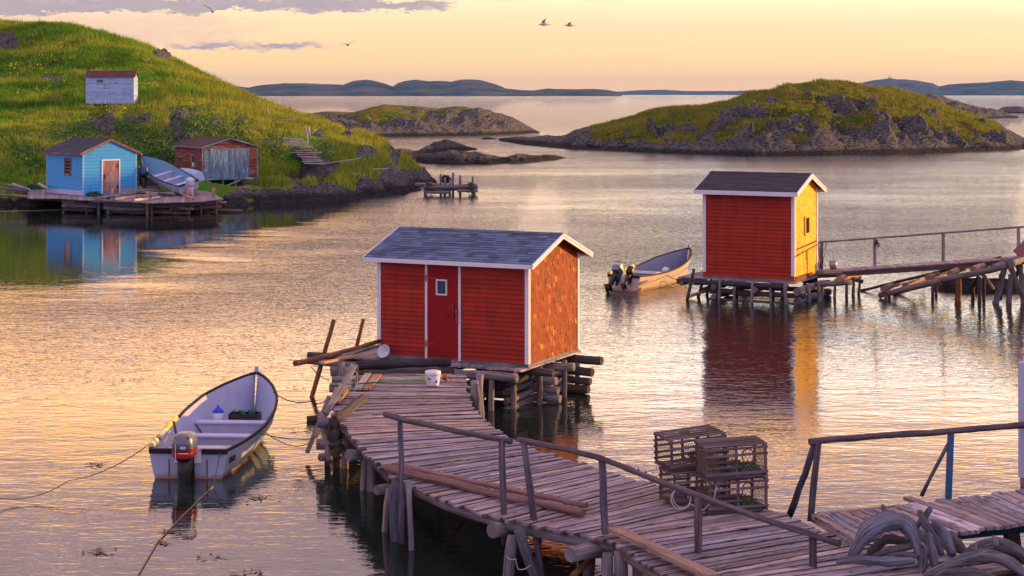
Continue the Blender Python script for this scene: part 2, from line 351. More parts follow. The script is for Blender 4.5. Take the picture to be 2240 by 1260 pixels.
# land material
def landmat(name,rockA,rockB,dryk=.5,tide=True,far=1.0,ga=(.09,.28,.016),gb=(.34,.42,.035)):
    m,q=newmat(name); P=q.coord('Object'); g=q.attr('grass')
    r1=q.noise(P,.9*far,6,.65); r2=q.noise(q.map(P,(1,1,3)),3.5*far,5,.7); r3=q.noise(q.map(P,(1,1,1),(7,3,1)),.25*far,3)
    rock=q.mix(q.ramp(r2,[(.38,0.0),(.62,1.0)]),rockA,rockB)
    rock=q.mix(q.math('MULTIPLY',q.step(r1,.5,.68),.55),rock,(.30,.25,.22))
    rock=q.mix(q.step(q.noise(P,7*far,4,.7),.66,.72),rock,(.42,.38,.36))
    z=q.node('ShaderNodeSeparateXYZ'); q.l.new(P,z.inputs[0])
    if tide:
        tl=q.step(q.math('ADD',z.outputs[2],q.math('MULTIPLY',q.math('SUBTRACT',r1,.5),.5)),.75,.35)
        rock=q.mix(q.math('MULTIPLY',tl,.8),rock,(.03,.026,.022))
    gr=q.mix(q.ramp(r3,[(.4,0.0),(.6,1.0)]),ga,gb)
    gr=q.mix(q.math('MULTIPLY',q.step(r1,.48,.64),dryk),gr,(.28,.17,.05))
    gr=q.mix(q.step(r2,.56,.68),gr,(.03,.05,.010))
    mk=q.step(q.math('ADD',g,q.math('MULTIPLY',q.math('SUBTRACT',r2,.5),.55)),.42,.56)
    q.put(q.p.inputs['Base Color'],q.mix(mk,rock,gr)); q.p.inputs['Roughness'].default_value=.9; q.p.inputs['Specular IOR Level'].default_value=.05
    bump(q,q.math('ADD',r2,r1),1.0,.45/far); return m
M['land']=landmat('hill_land',(.045,.043,.043),(.23,.22,.215),.55)
M['island']=landmat('island_land',(.030,.031,.031),(.25,.24,.23),.9,True,.6,(.07,.15,.015),(.19,.20,.03))
M['rock']=landmat('shore_rock',(.035,.035,.037),(.20,.195,.19),.5)

# ---------------- left hill ----------------
cp=[]
def C(px,py,Y=None,z=None):
    p=W(px,py,z,Y); cp.append((p.x,p.y,p.z))
for px,py in ((-700,452),(-350,454),(0,452),(120,447),(250,441),(380,440),(480,438),(560,436),(640,433),(700,432),(780,430),(860,425),(915,408),(945,393)): C(px,py,z=0.0)
for px,py,Y in ((-700,400,114),(-300,400,114),(0,400,114.5),(60,400,114.5),(0,330,120),(-300,330,120),(100,300,124.5),(200,345,119),(245,310,124.5),(300,315,123.5),(245,258,133),(320,258,131),
 (245,232,140),(150,232,141),(310,232,140),(100,200,148),(0,150,158),(-300,150,158),(0,100,169),(-300,110,169),(200,160,156),
 (330,392,116),(400,398,116),(480,403,115.5),(560,400,116.5),(400,335,122.5),(470,335,122.5),(400,262,128),(345,262,128),(440,262,130),
 (450,240,138),(550,270,135),(520,330,124),(580,340,122),(620,303,130),(660,330,126),(705,357,122.5),(640,382,119.5),(730,378,121),(600,400,117.5),(690,400,119),(770,400,120.5),(820,395,123),
 (350,180,151),(400,205,146),(600,262,140),(700,300,134),(800,335,130),(760,350,127),(850,370,128),(870,400,126.5),(905,385,135)): C(px,py,Y=Y)
crest=((-700,30,180),(-400,40,180),(-150,45,179),(0,52,178),(80,53,177),(150,57,176),(230,77,174),(300,102,171),(345,118,169),(390,137,166),(440,162,163),(480,183,160),(520,202,157),(560,221,154),(600,238,151),(650,254,148),(700,268,146),(760,285,143),(800,298,141),(850,319,139),(875,345,137.5))
for px,py,Y in crest:
    C(px,py,Y=Y); p=W(px,py,Y=Y); cp.append((p.x,p.y+9,p.z-1.3)); cp.append((p.x,p.y+28,p.z-6.5)); cp.append((p.x,p.y+60,p.z-16))
for px,Y in ((-700,104),(-300,102),(0,104),(250,106),(480,108),(700,113),(860,118),(960,126),(1010,138),(1000,150),(985,165),(960,185)):
    cp.append(((px-1120)*Y/F,Y,-1.8))
cp=np.array(cp)
def tps(P,Z):
    n=len(P); r=np.linalg.norm(P[:,None]-P[None],axis=2); K=np.where(r>0,r*r*np.log(r+1e-9),0)+np.eye(n)*.8
    A=np.zeros((n+3,n+3)); A[:n,:n]=K; A[:n,n]=1; A[:n,n+1:]=P; A[n,:n]=1; A[n+1:,:n]=P.T
    return np.linalg.solve(A,np.concatenate([Z,np.zeros(3)]))
CW=tps(cp[:,:2],cp[:,2])
def hill_base(x,y):
    x=np.asarray(x,float); y=np.asarray(y,float); out=np.zeros(x.shape); fl=out.ravel(); xf=x.ravel(); yf=y.ravel()
    for s in range(0,len(xf),20000):
        a=xf[s:s+20000]; b=yf[s:s+20000]; r2=(a[:,None]-cp[None,:,0])**2+(b[:,None]-cp[None,:,1])**2
        fl[s:s+20000]=(.5*r2*np.log(r2+1e-12))@CW[:-3]+CW[-3]+CW[-2]*a+CW[-1]*b
    return fl.reshape(x.shape)
# rocky patches: (photo x, y, half-width, half-height)
RK=((222,278,42,30),(300,262,40,14),(398,290,40,50),(15,92,32,20),(112,174,32,10),(125,218,22,8),(470,275,14,8),(365,122,36,10),(545,345,25,25),(520,270,16,8),(590,310,18,14),(690,370,45,22),(650,385,30,14),
    (720,360,20,10),(800,335,28,14),(760,290,14,8),(700,295,10,8),(250,228,40,5),(865,330,16,30),(560,415,70,14),(700,420,90,18),(820,412,50,26),(900,400,60,30),(850,380,22,20))
def hill_h(x,y,full=True):
    z=hill_base(x,y); px,py=pix(x,y,z)
    rk=np.zeros(z.shape)
    for a,b,wx,wy in RK: rk=np.maximum(rk,1.25-np.sqrt(((px-a)/wx)**2+((py-b)/wy)**2))
    rk=rk+.35*fbm(x/2.2,y/2.2,4,5); rk=np.clip(rk,0,1)
    shore=1-sst(.1,.9,z+.5*fbm(x/1.7,y/1.7,3,9)); shore=np.where(px<330,shore*.8,shore); rk=np.maximum(rk,shore)
    R=sst(.15,.5,rk)
    z2=z+.22*fbm(x/4,y/4,4,1)+.14*fbm(x/.9,y/.9,3,2)
    z2=z2+R*((crag(x/1.9,y/2.3,3)-.45)*.75+.5*(crag(x/.8,y/.8,4)-.45)*.6)*np.clip((z+1.5)/2,0.2,1)
    # stepped cliffs behind the boathouse
    return z2,R
gx=np.concatenate([np.arange(-75,-52,.8),np.arange(-52,2,.3)]); gy=np.concatenate([np.arange(100,134,.27),np.arange(134,186,.42),np.arange(186,240,2.0)])
GX,GY=np.meshgrid(gx,gy); GZ,GR=hill_h(GX,GY)
grid_mesh('hill',GX,GY,GZ,1-GR,M['land'])
# ---------------- islands ----------------
def interp(pr,x): a=np.array(sorted(pr)); return np.interp(x,a[:,0],a[:,1])
def island(name,top,base,thick,step,mat,grassf,amp=1.0,cr=2.5,seed=1,sharp=.55,far=False,back=2.0):
    x0=min(p[0] for p in top); x1=max(p[0] for p in top)
    Ym=F*H/(np.mean([b[1] for b in base])-HY); 
    u=np.arange((x0-1120)/F*Ym,(x1-1120)/F*Ym+step,step)*1.0      # metres across at the middle distance
    tpx=1120+u*F/Ym
    Yf=F*H/(interp(base,tpx)-HY); tp=interp(top,tpx)
    s=np.concatenate([np.linspace(-.12,1,max(12,int(thick/step))),np.linspace(1.02,back,max(6,int(thick/step/3)))])
    T=np.minimum(thick,thick*1.0)
    ends=np.clip(np.minimum(u-u[0],u[-1]-u)/(thick*.6),0.03,1)**.5
    Yc=Yf+T*ends
    ztop=np.maximum(H-(tp-HY)*Yc/F,.15)
    Yg=Yf[None]+s[:,None]*(T*ends)[None]; Xg=(tpx[None]-1120)/F*Yg
    ss=np.clip(s,0,1); prof=np.where(s<0,s*4,ss**sharp*(1-.0*ss)); prof=np.where(s>1,1-((s-1)/(back-1))**1.5*1.3,prof)
    Zg=ztop[None]*prof[:,None]
    n1=fbm(Xg/cr/2.2,Yg/cr/2.2,4,seed); c1=crag(Xg/cr,Yg/cr/1.3,seed+3)-.45; c2=crag(Xg/cr*2.6,Yg/cr*2.2,seed+5)-.45
    inn=np.clip(ss*5,0,1)[:,None]*np.clip(1.35-np.abs(ss-.0)[:,None]*1.0,0.25,1)
    a=amp*np.clip(ztop,0.4,4)[None]*.35
    gr=grassf(Xg,Yg,Zg,ss[:,None]*np.ones_like(Xg),pix(Xg,Yg,Zg)) if grassf else np.zeros_like(Xg)
    Zg=Zg+a*inn*(n1*.8+(c1*1.7+c2*1.0)*(1-.8*np.clip(gr,0,1)))
    return grid_mesh(name,Xg,Yg,Zg,gr,mat),(Xg,Yg,Zg,gr)
def gr_right(X,Y,Z,s,pp):
    px,py=pp; n=fbm(X/7,Y/5,4,21); m=.35*fbm(X/2.2,Y/2.2,3,22)
    g=sst(.30,.6,s*.9+.55*n+m+.12)
    g=np.where(px<1500,sst(.3,.55,s+.3*n+m+.05),g)
    for a,b,wx,wy in ((1440,305,75,12),(1590,303,30,9),(1750,300,45,9)): g=np.maximum(g,sst(.2,.6,1.3-np.sqrt(((px-a)/wx)**2+((py-b)/wy)**2)+m))
    g=np.where(px>2180,g*.3,g); g=np.where(px<1290,g*.1,g)
    return g*sst(.5,1.2,Z+.3*n)
right_top=[(1091,303),(1140,299),(1190,297),(1228,298),(1284,279),(1335,266),(1400,250),(1423,242),(1479,232),(1534,230),(1570,222),(1599,216),(1641,197),(1692,193),(1725,182),(1760,184),(1794,175),(1850,181),(1896,187),(1940,190),(1989,202),(2030,212),(2059,223),(2128,248),(2170,266),(2198,282),(2240,302),(2300,318),(2420,330)]
right_base=[(1091,308),(1150,318),(1250,327),(1300,329),(1400,333),(1500,337),(1650,341),(1800,339),(1950,336),(2100,332),(2240,327),(2420,335)]
_,RI=island('right_island',right_top,right_base,30,.42,M['island'],gr_right,1.0,3.2,11,.62)
def gr_mid(X,Y,Z,s,pp):
    px,py=pp; n=fbm(X/6,Y/4,4,31); return sst(.30,.6,s*.8+.7*n+.14-.0022*np.abs(px-880))
mid_top=[(640,262),(671,245),(700,245),(732,242),(771,246),(811,235),(839,227),(875,230),(911,232),(957,237),(1000,233),(1030,234),(1050,232),(1070,240),(1089,246),(1125,258),(1154,275),(1178,288)]
mid_base=[(640,300),(811,300),(839,299),(928,298),(1054,296),(1161,292),(1178,291)]
_,MI=island('middle_island',mid_top,mid_base,22,.5,M['island'],gr_mid,.5,4.2,12,.5)
island('rock_ledge',[(862,345),(880,338),(918,336),(975,329),(1018,332),(1054,334),(1107,343),(1129,335),(1161,340),(1214,338),(1236,345)],[(862,354),(879,354),(971,360),(1071,360),(1161,356),(1236,347)],5,.3,M['rock'],None,1.0,1.5,13,.5)
island('rock_knoll',[(850,334),(871,326),(918,327),(950,312),(979,306),(1007,316),(1043,325)],[(850,346),(918,342),(950,336),(1043,328)],6,.3,M['rock'],None,1.0,1.7,14,.5)
island('wave_rock',[(1052,303),(1066,299),(1084,303)],[(1052,305),(1084,305)],3,.25,M['rock'],None,.8,1.2,15,.5)
island('far_rock_point',[(1960,215),(1998,206),(2059,211),(2100,222),(2128,231),(2180,240),(2228,256)],[(1960,262),(2100,260),(2232,258)],30,.9,M['rock'],lambda X,Y,Z,s,pp:.5*sst(.3,.8,fbm(X/9,Y/9,3,5)+s*.4),1.0,5,16,.5)
island('far_low_rock',[(2176,243),(2190,236),(2207,232),(2240,233),(2300,238),(2360,247)],[(2176,247),(2360,249)],30,1.2,M['rock'],None,1.0,5,17,.5)
# far hills across the bay (kilometres away)
m,q=newmat('far_hill_land'); P=q.coord('Object')
q.put(q.p.inputs['Base Color'],q.mix(q.ramp(q.noise(P,.008,6,.65),[(.35,0.0),(.65,1.0)]),(.035,.05,.04),(.13,.12,.09))); q.p.inputs['Roughness'].default_value=1; q.p.inputs['Specular IOR Level'].default_value=0
M['farland']=m
def farhills(name,top,D,thick,seed):
    pxs=np.arange(top[0][0],top[-1][0]+1,2.0); z=H-(interp(top,pxs)-HY)*(D+thick)/F
    s=np.concatenate([np.linspace(-.02,1,26),[1.3,2.0]])
    Yg=D+s[:,None]*thick+0*pxs[None]; Xg=(pxs[None]-1120)/F*Yg
    e=np.clip(np.minimum(pxs-pxs[0],pxs[-1]-pxs)/14,0,1)**.5
    Zg=(z*e)[None]*np.where(s>1,1-(s-1)*.9,np.sign(s)*np.abs(s)**.6)[:,None]; Zg=Zg+fbm(Xg/90,Yg/120,5,seed)*z[None]*.22*np.clip(s,0,1)[:,None]*np.clip(2-s*1.7,0.12,1)[:,None]+fbm(Xg/25,Yg/25,3,seed)*1.2*np.clip(s,0,1)[:,None]
    return grid_mesh(name,Xg,Yg,Zg,Zg*0,M['farland'])
farhills('far_hills',[(505,196),(521,189),(543,192),(560,188),(589,184),(620,182),(643,183),(714,183),(750,186),(765,181),(779,177),(800,175),(814,176),(840,182),(859,189),(872,181),(886,177),(911,174),(939,178),(960,177),(989,178),(1002,174),(1014,173),(1035,174),(1050,176),(1085,184),(1107,193),(1143,197),(1165,198),(1200,194),(1250,195),(1300,194),(1330,197),(1362,203)],5200,700,41)
farhills('farthest_hills',[(1290,203),(1358,200),(1400,197),(1450,196),(1500,199),(1600,199),(1640,198),(1700,197),(1760,202)],10000,1200,42)
farhills('right_far_hills',[(1820,200),(1868,183),(1890,180),(1910,176),(1930,174),(1947,170),(1965,174),(1985,174),(2008,177),(2040,182),(2054,189),(2075,185),(2100,183),(2128,181),(2160,180),(2190,178),(2212,176),(2240,178),(2320,183),(2450,195)],7200,1000,43)
# ---------------- water ----------------
m,q=newmat('sea_water'); P=q.coord('Object'); xy=q.node('ShaderNodeSeparateXYZ'); q.l.new(P,xy.inputs[0]); X_,Y_=xy.outputs[0],xy.outputs[1]
big=q.noise(q.map(P,(.018,.03,1),(3,5,0)),1.0,3,.5)          # wind patches
mid_=q.noise(q.map(P,(.07,.13,1),(1,2,0)),1.0,2,.5)
near=q.step(Y_,36.0,80.0)
amp=q.math('ADD',.12,q.math('MULTIPLY',near,q.ramp(q.math('ADD',q.math('MULTIPLY',big,.7),q.math('MULTIPLY',mid_,.3)),[(.40,.40),(.60,1.6)])))
amp=q.math('ADD',amp,q.math('MULTIPLY',q.step(Y_,180.0,420.0),3.0))
a1=q.noise(q.map(P,(.50,1.0,1),(0,0,0),(0,0,.12)),.9,2,.5,.4)
a2=q.noise(q.map(P,(1.5,3.3,1),(5,2,0),(0,0,-.15)),1.0,3,.55,.3)
a4=q.noise(q.map(P,(3.4,8.5,1),(1,7,0)),1.0,2,.5)
a3=q.noise(q.map(P,(.28,.62,1),(2,9,0),(0,0,.05)),1.0,2,.5,.2)
h=q.math('ADD',q.math('MULTIPLY',a1,.6),q.math('MULTIPLY',a2,.42)); h=q.math('ADD',h,q.math('MULTIPLY',a3,.6)); h=q.math('ADD',h,q.math('MULTIPLY',a4,.26))
calm=q.math('MULTIPLY',q.step(q.math('ADD',X_,q.math('MULTIPLY',mid_,14.0)),1.0,-9.0),q.step(Y_,50.0,67.0)); calm=q.math('MAXIMUM',calm,q.math('MULTIPLY',q.step(q.math('ADD',Y_,q.math('MULTIPLY',mid_,14.0)),92.0,106.0),q.step(X_,-6.0,-13.0))); calm=q.math('MULTIPLY',calm,q.step(Y_,165.0,135.0)); amp=q.math('MULTIPLY',amp,q.math('SUBTRACT',1.0,q.math('MULTIPLY',calm,.965)))
h=q.math('MULTIPLY',h,amp)
q.p.inputs['Base Color'].default_value=(.012,.020,.016,1); q.p.inputs['Roughness'].default_value=.03; q.p.inputs['IOR'].default_value=1.75
bump(q,h,1.0,.125); M['water']=m
mb=MB(); ys=[-200,0,20,60,140,400,1500,6000,14000]
ys=[-200,-50,0,20,40,60,90,140,200,280,400,600,900,1300,1900,2800,4000,6000,9000,14000]; xs=[-14000,-9000,-6000,-4000,-2500,-1500,-900,-500,-250,-120,-60,-25,0,25,60,120,250,500,900,1500,2500,4000,6000,9000,14000]
for a,b in zip(ys,ys[1:]):
    for c_,d_ in zip(xs,xs[1:]): mb.face([(c_,a,0),(d_,a,0),(d_,b,0),(c_,b,0)],[(0,0)]*4)
mb.build('sea',m,kind='structure')
# ---------------- huts ----------------
V3=Vector
M['red']=painted('red_paint',(.42,.034,.016),(.24,.04,.03),.575,.55,.3)
M['reddoor']=painted('red_door_paint',(.30,.012,.011),(.38,.05,.04),.70,.5,.15)
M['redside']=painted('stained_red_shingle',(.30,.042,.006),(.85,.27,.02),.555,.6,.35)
M['yellowside']=painted('bare_cedar_shingle',(.95,.50,.02),(.45,.16,.01),.60,.6,.2)
M['white']=painted('white_trim',(.74,.74,.78),(.42,.38,.36),.68,.45,.08)
M['blue']=painted('blue_clapboard',(.06,.37,.74),(.14,.48,.76),.62,.55,.10)
M['bluetrim']=painted('pale_blue_trim',(.30,.60,.74),(.5,.6,.6),.66,.5,.1)
M['maroon']=painted('maroon_trim',(.26,.10,.11),(.42,.28,.27),.52,.6,.2)
M['pinkdoor']=painted('weathered_pink_door',(.33,.17,.17),(.45,.30,.29),.50,.7,.3)
M['oldred']=painted('flaking_red_clapboard',(.24,.05,.03),(.24,.19,.18),.50,.8,.3)
M['greydoor']=painted('weathered_grey_door',(.17,.28,.37),(.38,.47,.54),.52,.8,.3)
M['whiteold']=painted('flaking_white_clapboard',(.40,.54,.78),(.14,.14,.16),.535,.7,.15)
M['inside']=plain('dark_interior',(.01,.009,.008),.9)
M['skirt']=painted('pale_skirt',(.50,.52,.66),(.3,.3,.4),.66,.6,.1)
M['ply']=painted('grey_plywood',(.34,.36,.36),(.2,.2,.2),.6,.7,.2)
M['iron']=plain('rusty_iron',(.05,.03,.025),.7,.3); M['redmetal']=plain('red_painted_iron',(.35,.03,.02),.5)
def shinglemat(name,c1,c2,spk=None):
    m,q=newmat(name); P=q.coord('Object'); n=q.noise(P,60,3,.7); n2=q.noise(P,1.2,4)
    c=q.mix(n,c1,c2); tn=q.attr('tone'); tc=q.node('ShaderNodeCombineXYZ'); [q.l.new(tn,tc.inputs[i]) for i in range(3)]
    c=q.mix(1.0,c,tc.outputs[0],'MULTIPLY')
    if spk: c=q.mix(q.step(q.noise(P,9,5,.75),.70,.74),c,spk)
    q.put(q.p.inputs['Base Color'],c); q.p.inputs['Roughness'].default_value=.85; q.p.inputs['Specular IOR Level'].default_value=.12; bump(q,n,.4,.004); return m
M['roofblue']=shinglemat('blue_grey_shingle',(.065,.10,.16),(.15,.195,.29)); M['roofdark']=shinglemat('charcoal_shingle',(.04,.035,.045),(.10,.085,.095),(.3,.27,.28))
M['roofslate']=shinglemat('slate_felt',(.035,.04,.055),(.09,.10,.125)); M['roofbrown']=shinglemat('brown_felt',(.06,.035,.03),(.14,.09,.08)); M['roofred']=shinglemat('faded_maroon_shingle',(.09,.03,.035),(.18,.08,.085))
m,q=newmat('window_glass'); q.p.inputs['Base Color'].default_value=(.02,.02,.022,1); q.p.inputs['Roughness'].default_value=.08; M['glass']=m
def courses(mb,o,a,n,z0,z1,ext,ch,d=.02,shingle=False,tv=.06,base=1.0):
    o=V3(o);a=V3(a);n=V3(n); z=z0; k=V3((0,0,1))
    while z<z1-.01:
        h=min(ch,z1-z); e0=ext(z); e1=ext(z+h); off=(random.uniform(0,30),random.uniform(0,30))
        if e0[1]-e0[0]<.04: break
        cuts=[e0[0],e0[1]]
        if not shingle and tv in(.13,.09): cuts=[e0[0],random.uniform(e0[0]+.3,e0[1]-.3),e0[1]]
        if shingle:
            x=e0[0]; cuts=[x]
            while x<e0[1]-.16: x+=random.uniform(.12,.26); cuts.append(min(x,e0[1]))
            cuts[-1]=e0[1]
        for i in range(len(cuts)-1):
            b0,b1=cuts[i],cuts[i+1]; t0=max(min(b0,e1[1]),e1[0]); t1=max(min(b1,e1[1]),e1[0]); dr=0; dd=d
            if shingle: dr=random.uniform(-.006,.016); dd=d*random.uniform(.6,1.5); b1-=.004
            T=base*random.uniform(1-tv,1+tv)
            zb=z-dr; P=[o+a*b0+n*dd+k*zb,o+a*b1+n*dd+k*zb,o+a*t1+n*.002+k*(z+h+.01),o+a*t0+n*.002+k*(z+h+.01)]
            uv=[(off[0]+b0,off[1]),(off[0]+b1,off[1]),(off[0]+t1,off[1]+h),(off[0]+t0,off[1]+h)]
            if shingle: uv=[(u_[1]+i*.37,u_[0]) for u_ in uv]
            mb.face(P,uv,T)
            mb.face([o+a*b0+k*zb,o+a*b1+k*zb,P[1],P[0]],None,T*.9)
            if shingle: mb.face([o+a*b1+k*zb,o+a*t1+k*(z+h),P[2],P[1]],None,T)
        z+=h
def shingles(mb,o,a,la,b,lb,n,ch=.14,tw=(.2,.36),lift=.012,tv=.22,mi=0):
    o=V3(o);a=V3(a).normalized();b=V3(b).normalized();n=V3(n).normalized(); s=0
    while s<lb:
        h=min(ch,lb-s)+.02; x=0
        while x<la-1e-4:
            wd=min(random.uniform(*tw),la-x); 
            if la-x-wd<.06: wd=la-x
            T=random.uniform(1-tv,1+tv); l=lift*random.uniform(.7,1.5); jb=random.uniform(-.006,.006) if s>0 else 0
            p0=o+a*x+b*(s+jb)+n*l; p1=o+a*(x+wd-.003)+b*(s+jb)+n*l; p2=o+a*(x+wd-.003)+b*(s+h)+n*.002; p3=o+a*x+b*(s+h)+n*.002
            mb.face([p0,p1,p2,p3],None,T,mi); mb.face([p0-n*l,p1-n*l,p1,p0],None,T*.7,mi)
            x+=wd
        s+=ch
class Hut:
    """local frame: x along the front to the right, y backwards, z up from the floor"""
    def __init__(s,name,label,cat,loc,deg,L,D,wh,rise,ridge='x',oe=.25,og=.2,th=.05,group=None):
        s.t=thing(name,loc,label,cat,math.radians(deg),group); s.L,s.D,s.wh,s.rise,s.ridge,s.oe,s.og,s.th=L,D,wh,rise,ridge,oe,og,th
        s.sp=D if ridge=='x' else L; s.sl=rise/(s.sp/2)
    def walls(s,mats,ch,sh=(0,0,0,0),tv=.06):
        """order front,right,back,left"""
        L,D,wh=s.L,s.D,s.wh
        def gab(W_):
            return lambda z:(0,W_) if z<=wh else (min((z-wh)/s.sl,W_/2),max(W_-(z-wh)/s.sl,W_/2))
        def flat(W_): return lambda z:(0,W_)
        g=(s.ridge=='y'); out=[]
        spec=(((0,0,0),(1,0,0),(0,-1,0),L,g),((L,0,0),(0,1,0),(1,0,0),D,not g),((L,D,0),(-1,0,0),(0,1,0),L,g),((0,D,0),(0,-1,0),(-1,0,0),D,not g))
        for i,(o,a,n,W_,isg) in enumerate(spec):
            mb=MB(); top=wh+(s.rise if isg else 0)
            courses(mb,o,a,n,0,top,gab(W_) if isg else flat(W_),ch[i] if isinstance(ch,(list,tuple)) else ch,.017 if sh[i] else .034,bool(sh[i]),tv if not sh[i] else .16)
            o=V3(o);a=V3(a); pts=[o,o+a*W_,o+a*W_+V3((0,0,wh))]
            if isg: pts.append(o+a*W_/2+V3((0,0,top)))
            pts.append(o+V3((0,0,wh))); mb.face(pts,None,.6)
            out.append(mb.build('wall',mats[i],s.t,True))
        f=MB(); f.box(-.02,L+.02,-.02,D+.02,-.07,-.003); f.build('floor',M['grey'],s.t,True); return out
    def roof(s,mat,fascia,under,ch=.14,tw=(.2,.36),fh=.10,tv=.22,rake=None,bend=0):
        L,D,wh,oe,og,th=s.L,s.D,s.wh,s.oe,s.og,s.th; X=s.ridge=='x'; half=s.sp/2; run=half+oe
        cs=math.cos(math.atan(s.sl)); sn=math.sin(math.atan(s.sl)); ls=run/cs; ln=(L if X else D)+2*og
        mb=MB(); FBs=[]; RKs=[]; UBs=[]
        def P(a_,c_,z): return V3((a_,c_,z)) if X else V3((c_,a_,z))
        zt=wh+s.rise+th+.015; ze=zt-run*s.sl
        for sgn in(-1,1):
            e=half+sgn*run; dirb=P(0,-sgn*cs,sn); n=P(0,sgn*sn,cs)
            a0=-og; A=P(1,0,0)
            o=P(a0,e,ze); flip=(sgn==1)==X
            if flip: o=P(a0+ln,e,ze); A=-A
            shingles(mb,o,A,ln,dirb,ls,n,ch,tw,.012,tv)
            # boarding underneath
            p=[P(a0+.01,e,ze-.006),P(a0+ln-.01,e,ze-.006),P(a0+ln-.01,half,zt-.006),P(a0+.01,half,zt-.006)]
            lo=[v-n*th for v in p]; c8=lo+p
            if flip: c8=[c8[1],c8[0],c8[3],c8[2],c8[5],c8[4],c8[7],c8[6]]
            ub=MB(); ub.hexa(c8,.9); UBs.append(ub)
            # eave fascia
            y0=e+sgn*.012; fb=MB(); FBs.append(fb); fb.beam(P(a0,y0,ze-fh/2-.004),P(a0+ln,y0,ze-fh/2-.004),.022,fh,t=1)
            for ga,sg in((a0-.012,-1),(a0+ln+.012,1)):
                rk=MB(); RKs.append(rk); rk.beam(P(ga,e+sgn*.023,ze-fh/2-.012),P(ga,half,zt-fh/2-.006),.024,fh+.02,t=1)
                rk.beam(P(ga+sg*.018,e+sgn*.023,ze-.026),P(ga+sg*.018,half,zt-.022),.016,.045,t=1)
        cap=MB(); k=int(ln/.3)
        for i in range(k):
            x0=-og+ln*i/k; x1=-og+ln*(i+1)/k-.006; T=random.uniform(.75,1.15); w2=.12
            for sgn in(-1,1): 
                q=[P(x0,half,zt+.02),P(x1,half,zt+.02),P(x1,half+sgn*w2,zt+.02-w2*s.sl),P(x0,half+sgn*w2,zt+.02-w2*s.sl)]
                if (sgn==1)==X: q=q[::-1]
                mb.face(q,None,T)
        r=mb.build('roof',mat,s.t,True); [b_.build('roof_boards',under,r,True) for b_ in UBs]
        [b_.build('fascia',fascia,r,True) for b_ in FBs]; [b_.build('bargeboard',rake or fascia,r,True) for b_ in RKs]
    def corners(s,mat,w=.09,which=(0,1,2,3),t=.028,zb=0):
        L,D,wh=s.L,s.D,s.wh; pos=((0,0,-1,-1),(L,0,1,-1),(L,D,1,1),(0,D,-1,1))
        for i in which:
            x,y,sx,sy=pos[i]; mb=MB(); 
            mb.box(*sorted((x+sx*.03,x-sx*(w-.03))),*sorted((y+sy*t,y+sy*.002)),zb,wh-.02,1)
            mb.box(*sorted((x+sx*t,x+sx*.002)),*sorted((y+sy*.001,y-sy*(w-.03))),zb,wh-.02,1)
            mb.build('corner_board',mat,s.t,True)
    def frame(s,side,x0,x1,z0,z1,name,fm,pm,fw=.06,pt=.03,sill=False):
        """framed opening on the front ('f'), right ('r') or left ('l') wall"""
        def B(mb,a0,a1,c0,c1,d0,d1,t=1,m=0):
            if side=='f': mb.box(a0,a1,-d1,-d0,c0,c1,t,m)
            elif side=='r': mb.box(s.L+d0,s.L+d1,a0,a1,c0,c1,t,m)
            else: mb.box(-d1,-d0,a0,a1,c0,c1,t,m)
        p=MB(); B(p,x0,x1,z0,z1,.004,pt); po=p.build(name,pm,s.t,True)
        f=MB(); B(f,x0-fw,x0,z0-fw*0,z1+fw,.003,pt+.03); B(f,x1,x1+fw,z0,z1+fw,.003,pt+.03); B(f,x0,x1,z1,z1+fw,.003,pt+.028)
        if name=='window' or sill: B(f,x0-fw,x1+fw,z0-fw,z0,.003,pt+.035)
        f.build('frame',fm,po,True); s.B=B; return po
# --- red hut on the wharf ---
TH1=26
h1=Hut('red_shed',(0,0,0),0,0,0,1,1,1,1) if False else None
c1=V3((.364,39.54,1.04)); u1=V3((-math.cos(math.radians(TH1)),math.sin(math.radians(TH1)),0)); L1,D1=3.92,2.80
h1=Hut('red_shed','small red clapboard shed with blue-grey shingle roof and white trim on the near wharf','shed',c1+u1*L1,-TH1,L1,D1,2.34,.48,'x',.3,.24)
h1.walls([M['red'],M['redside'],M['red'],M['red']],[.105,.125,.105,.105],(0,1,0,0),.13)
h1.roof(M['roofblue'],M['white'],M['redside'],.135,(.2,.36),.10,.36)
h1.corners(M['white'],.095,t=.034)
# door with white side trims
mb=MB(); mb.box(1.33,2.14,-.034,-.003,.03,2.30,1); door=mb.build('door',M['reddoor'],h1.t,True)
for x in(1.27,2.15):
    mb=MB(); mb.box(x,x+.058,-.045,-.003,-.04,2.32,1); mb.build('door_trim',M['white'],door,True)
mb=MB(); a0,a1,b0,b1=1.60,1.82,1.50,1.80
for bb in((a0-.035,a0,b0-.035,b1+.035),(a1,a1+.035,b0-.035,b1+.035),(a0,a1,b0-.035,b0),(a0,a1,b1,b1+.035)): mb.box(bb[0],bb[1],-.055,-.030,bb[2],bb[3],1)
mb.build('window_frame',M['white'],door,True); mb=MB(); mb.box(a0,a1,-.042,-.034,b0,b1,1); mb.build('window_pane',M['glass'],door,True)
for z in(.30,1.84):
    mb=MB(); mb.box(1.32,1.56,-.046,-.034,z,z+.03,1); mb.box(1.285,1.315,-.058,-.045,z-.07,z+.09,1); mb.build('hinge',M['redmetal'],door,True)
mb=MB(); mb.box(1.99,2.03,-.075,-.034,.98,1.28,1); mb.box(2.05,2.16,-.060,-.046,1.10,1.15,1); mb.box(2.10,2.14,-.085,-.046,.82,1.12,1); mb.tube([(1.98,-.05,1.0),(1.95,-.10,1.08),(1.95,-.10,1.18),(1.98,-.05,1.26)],.016,6,1); mb.build('handle',M['redmetal'],door,True)
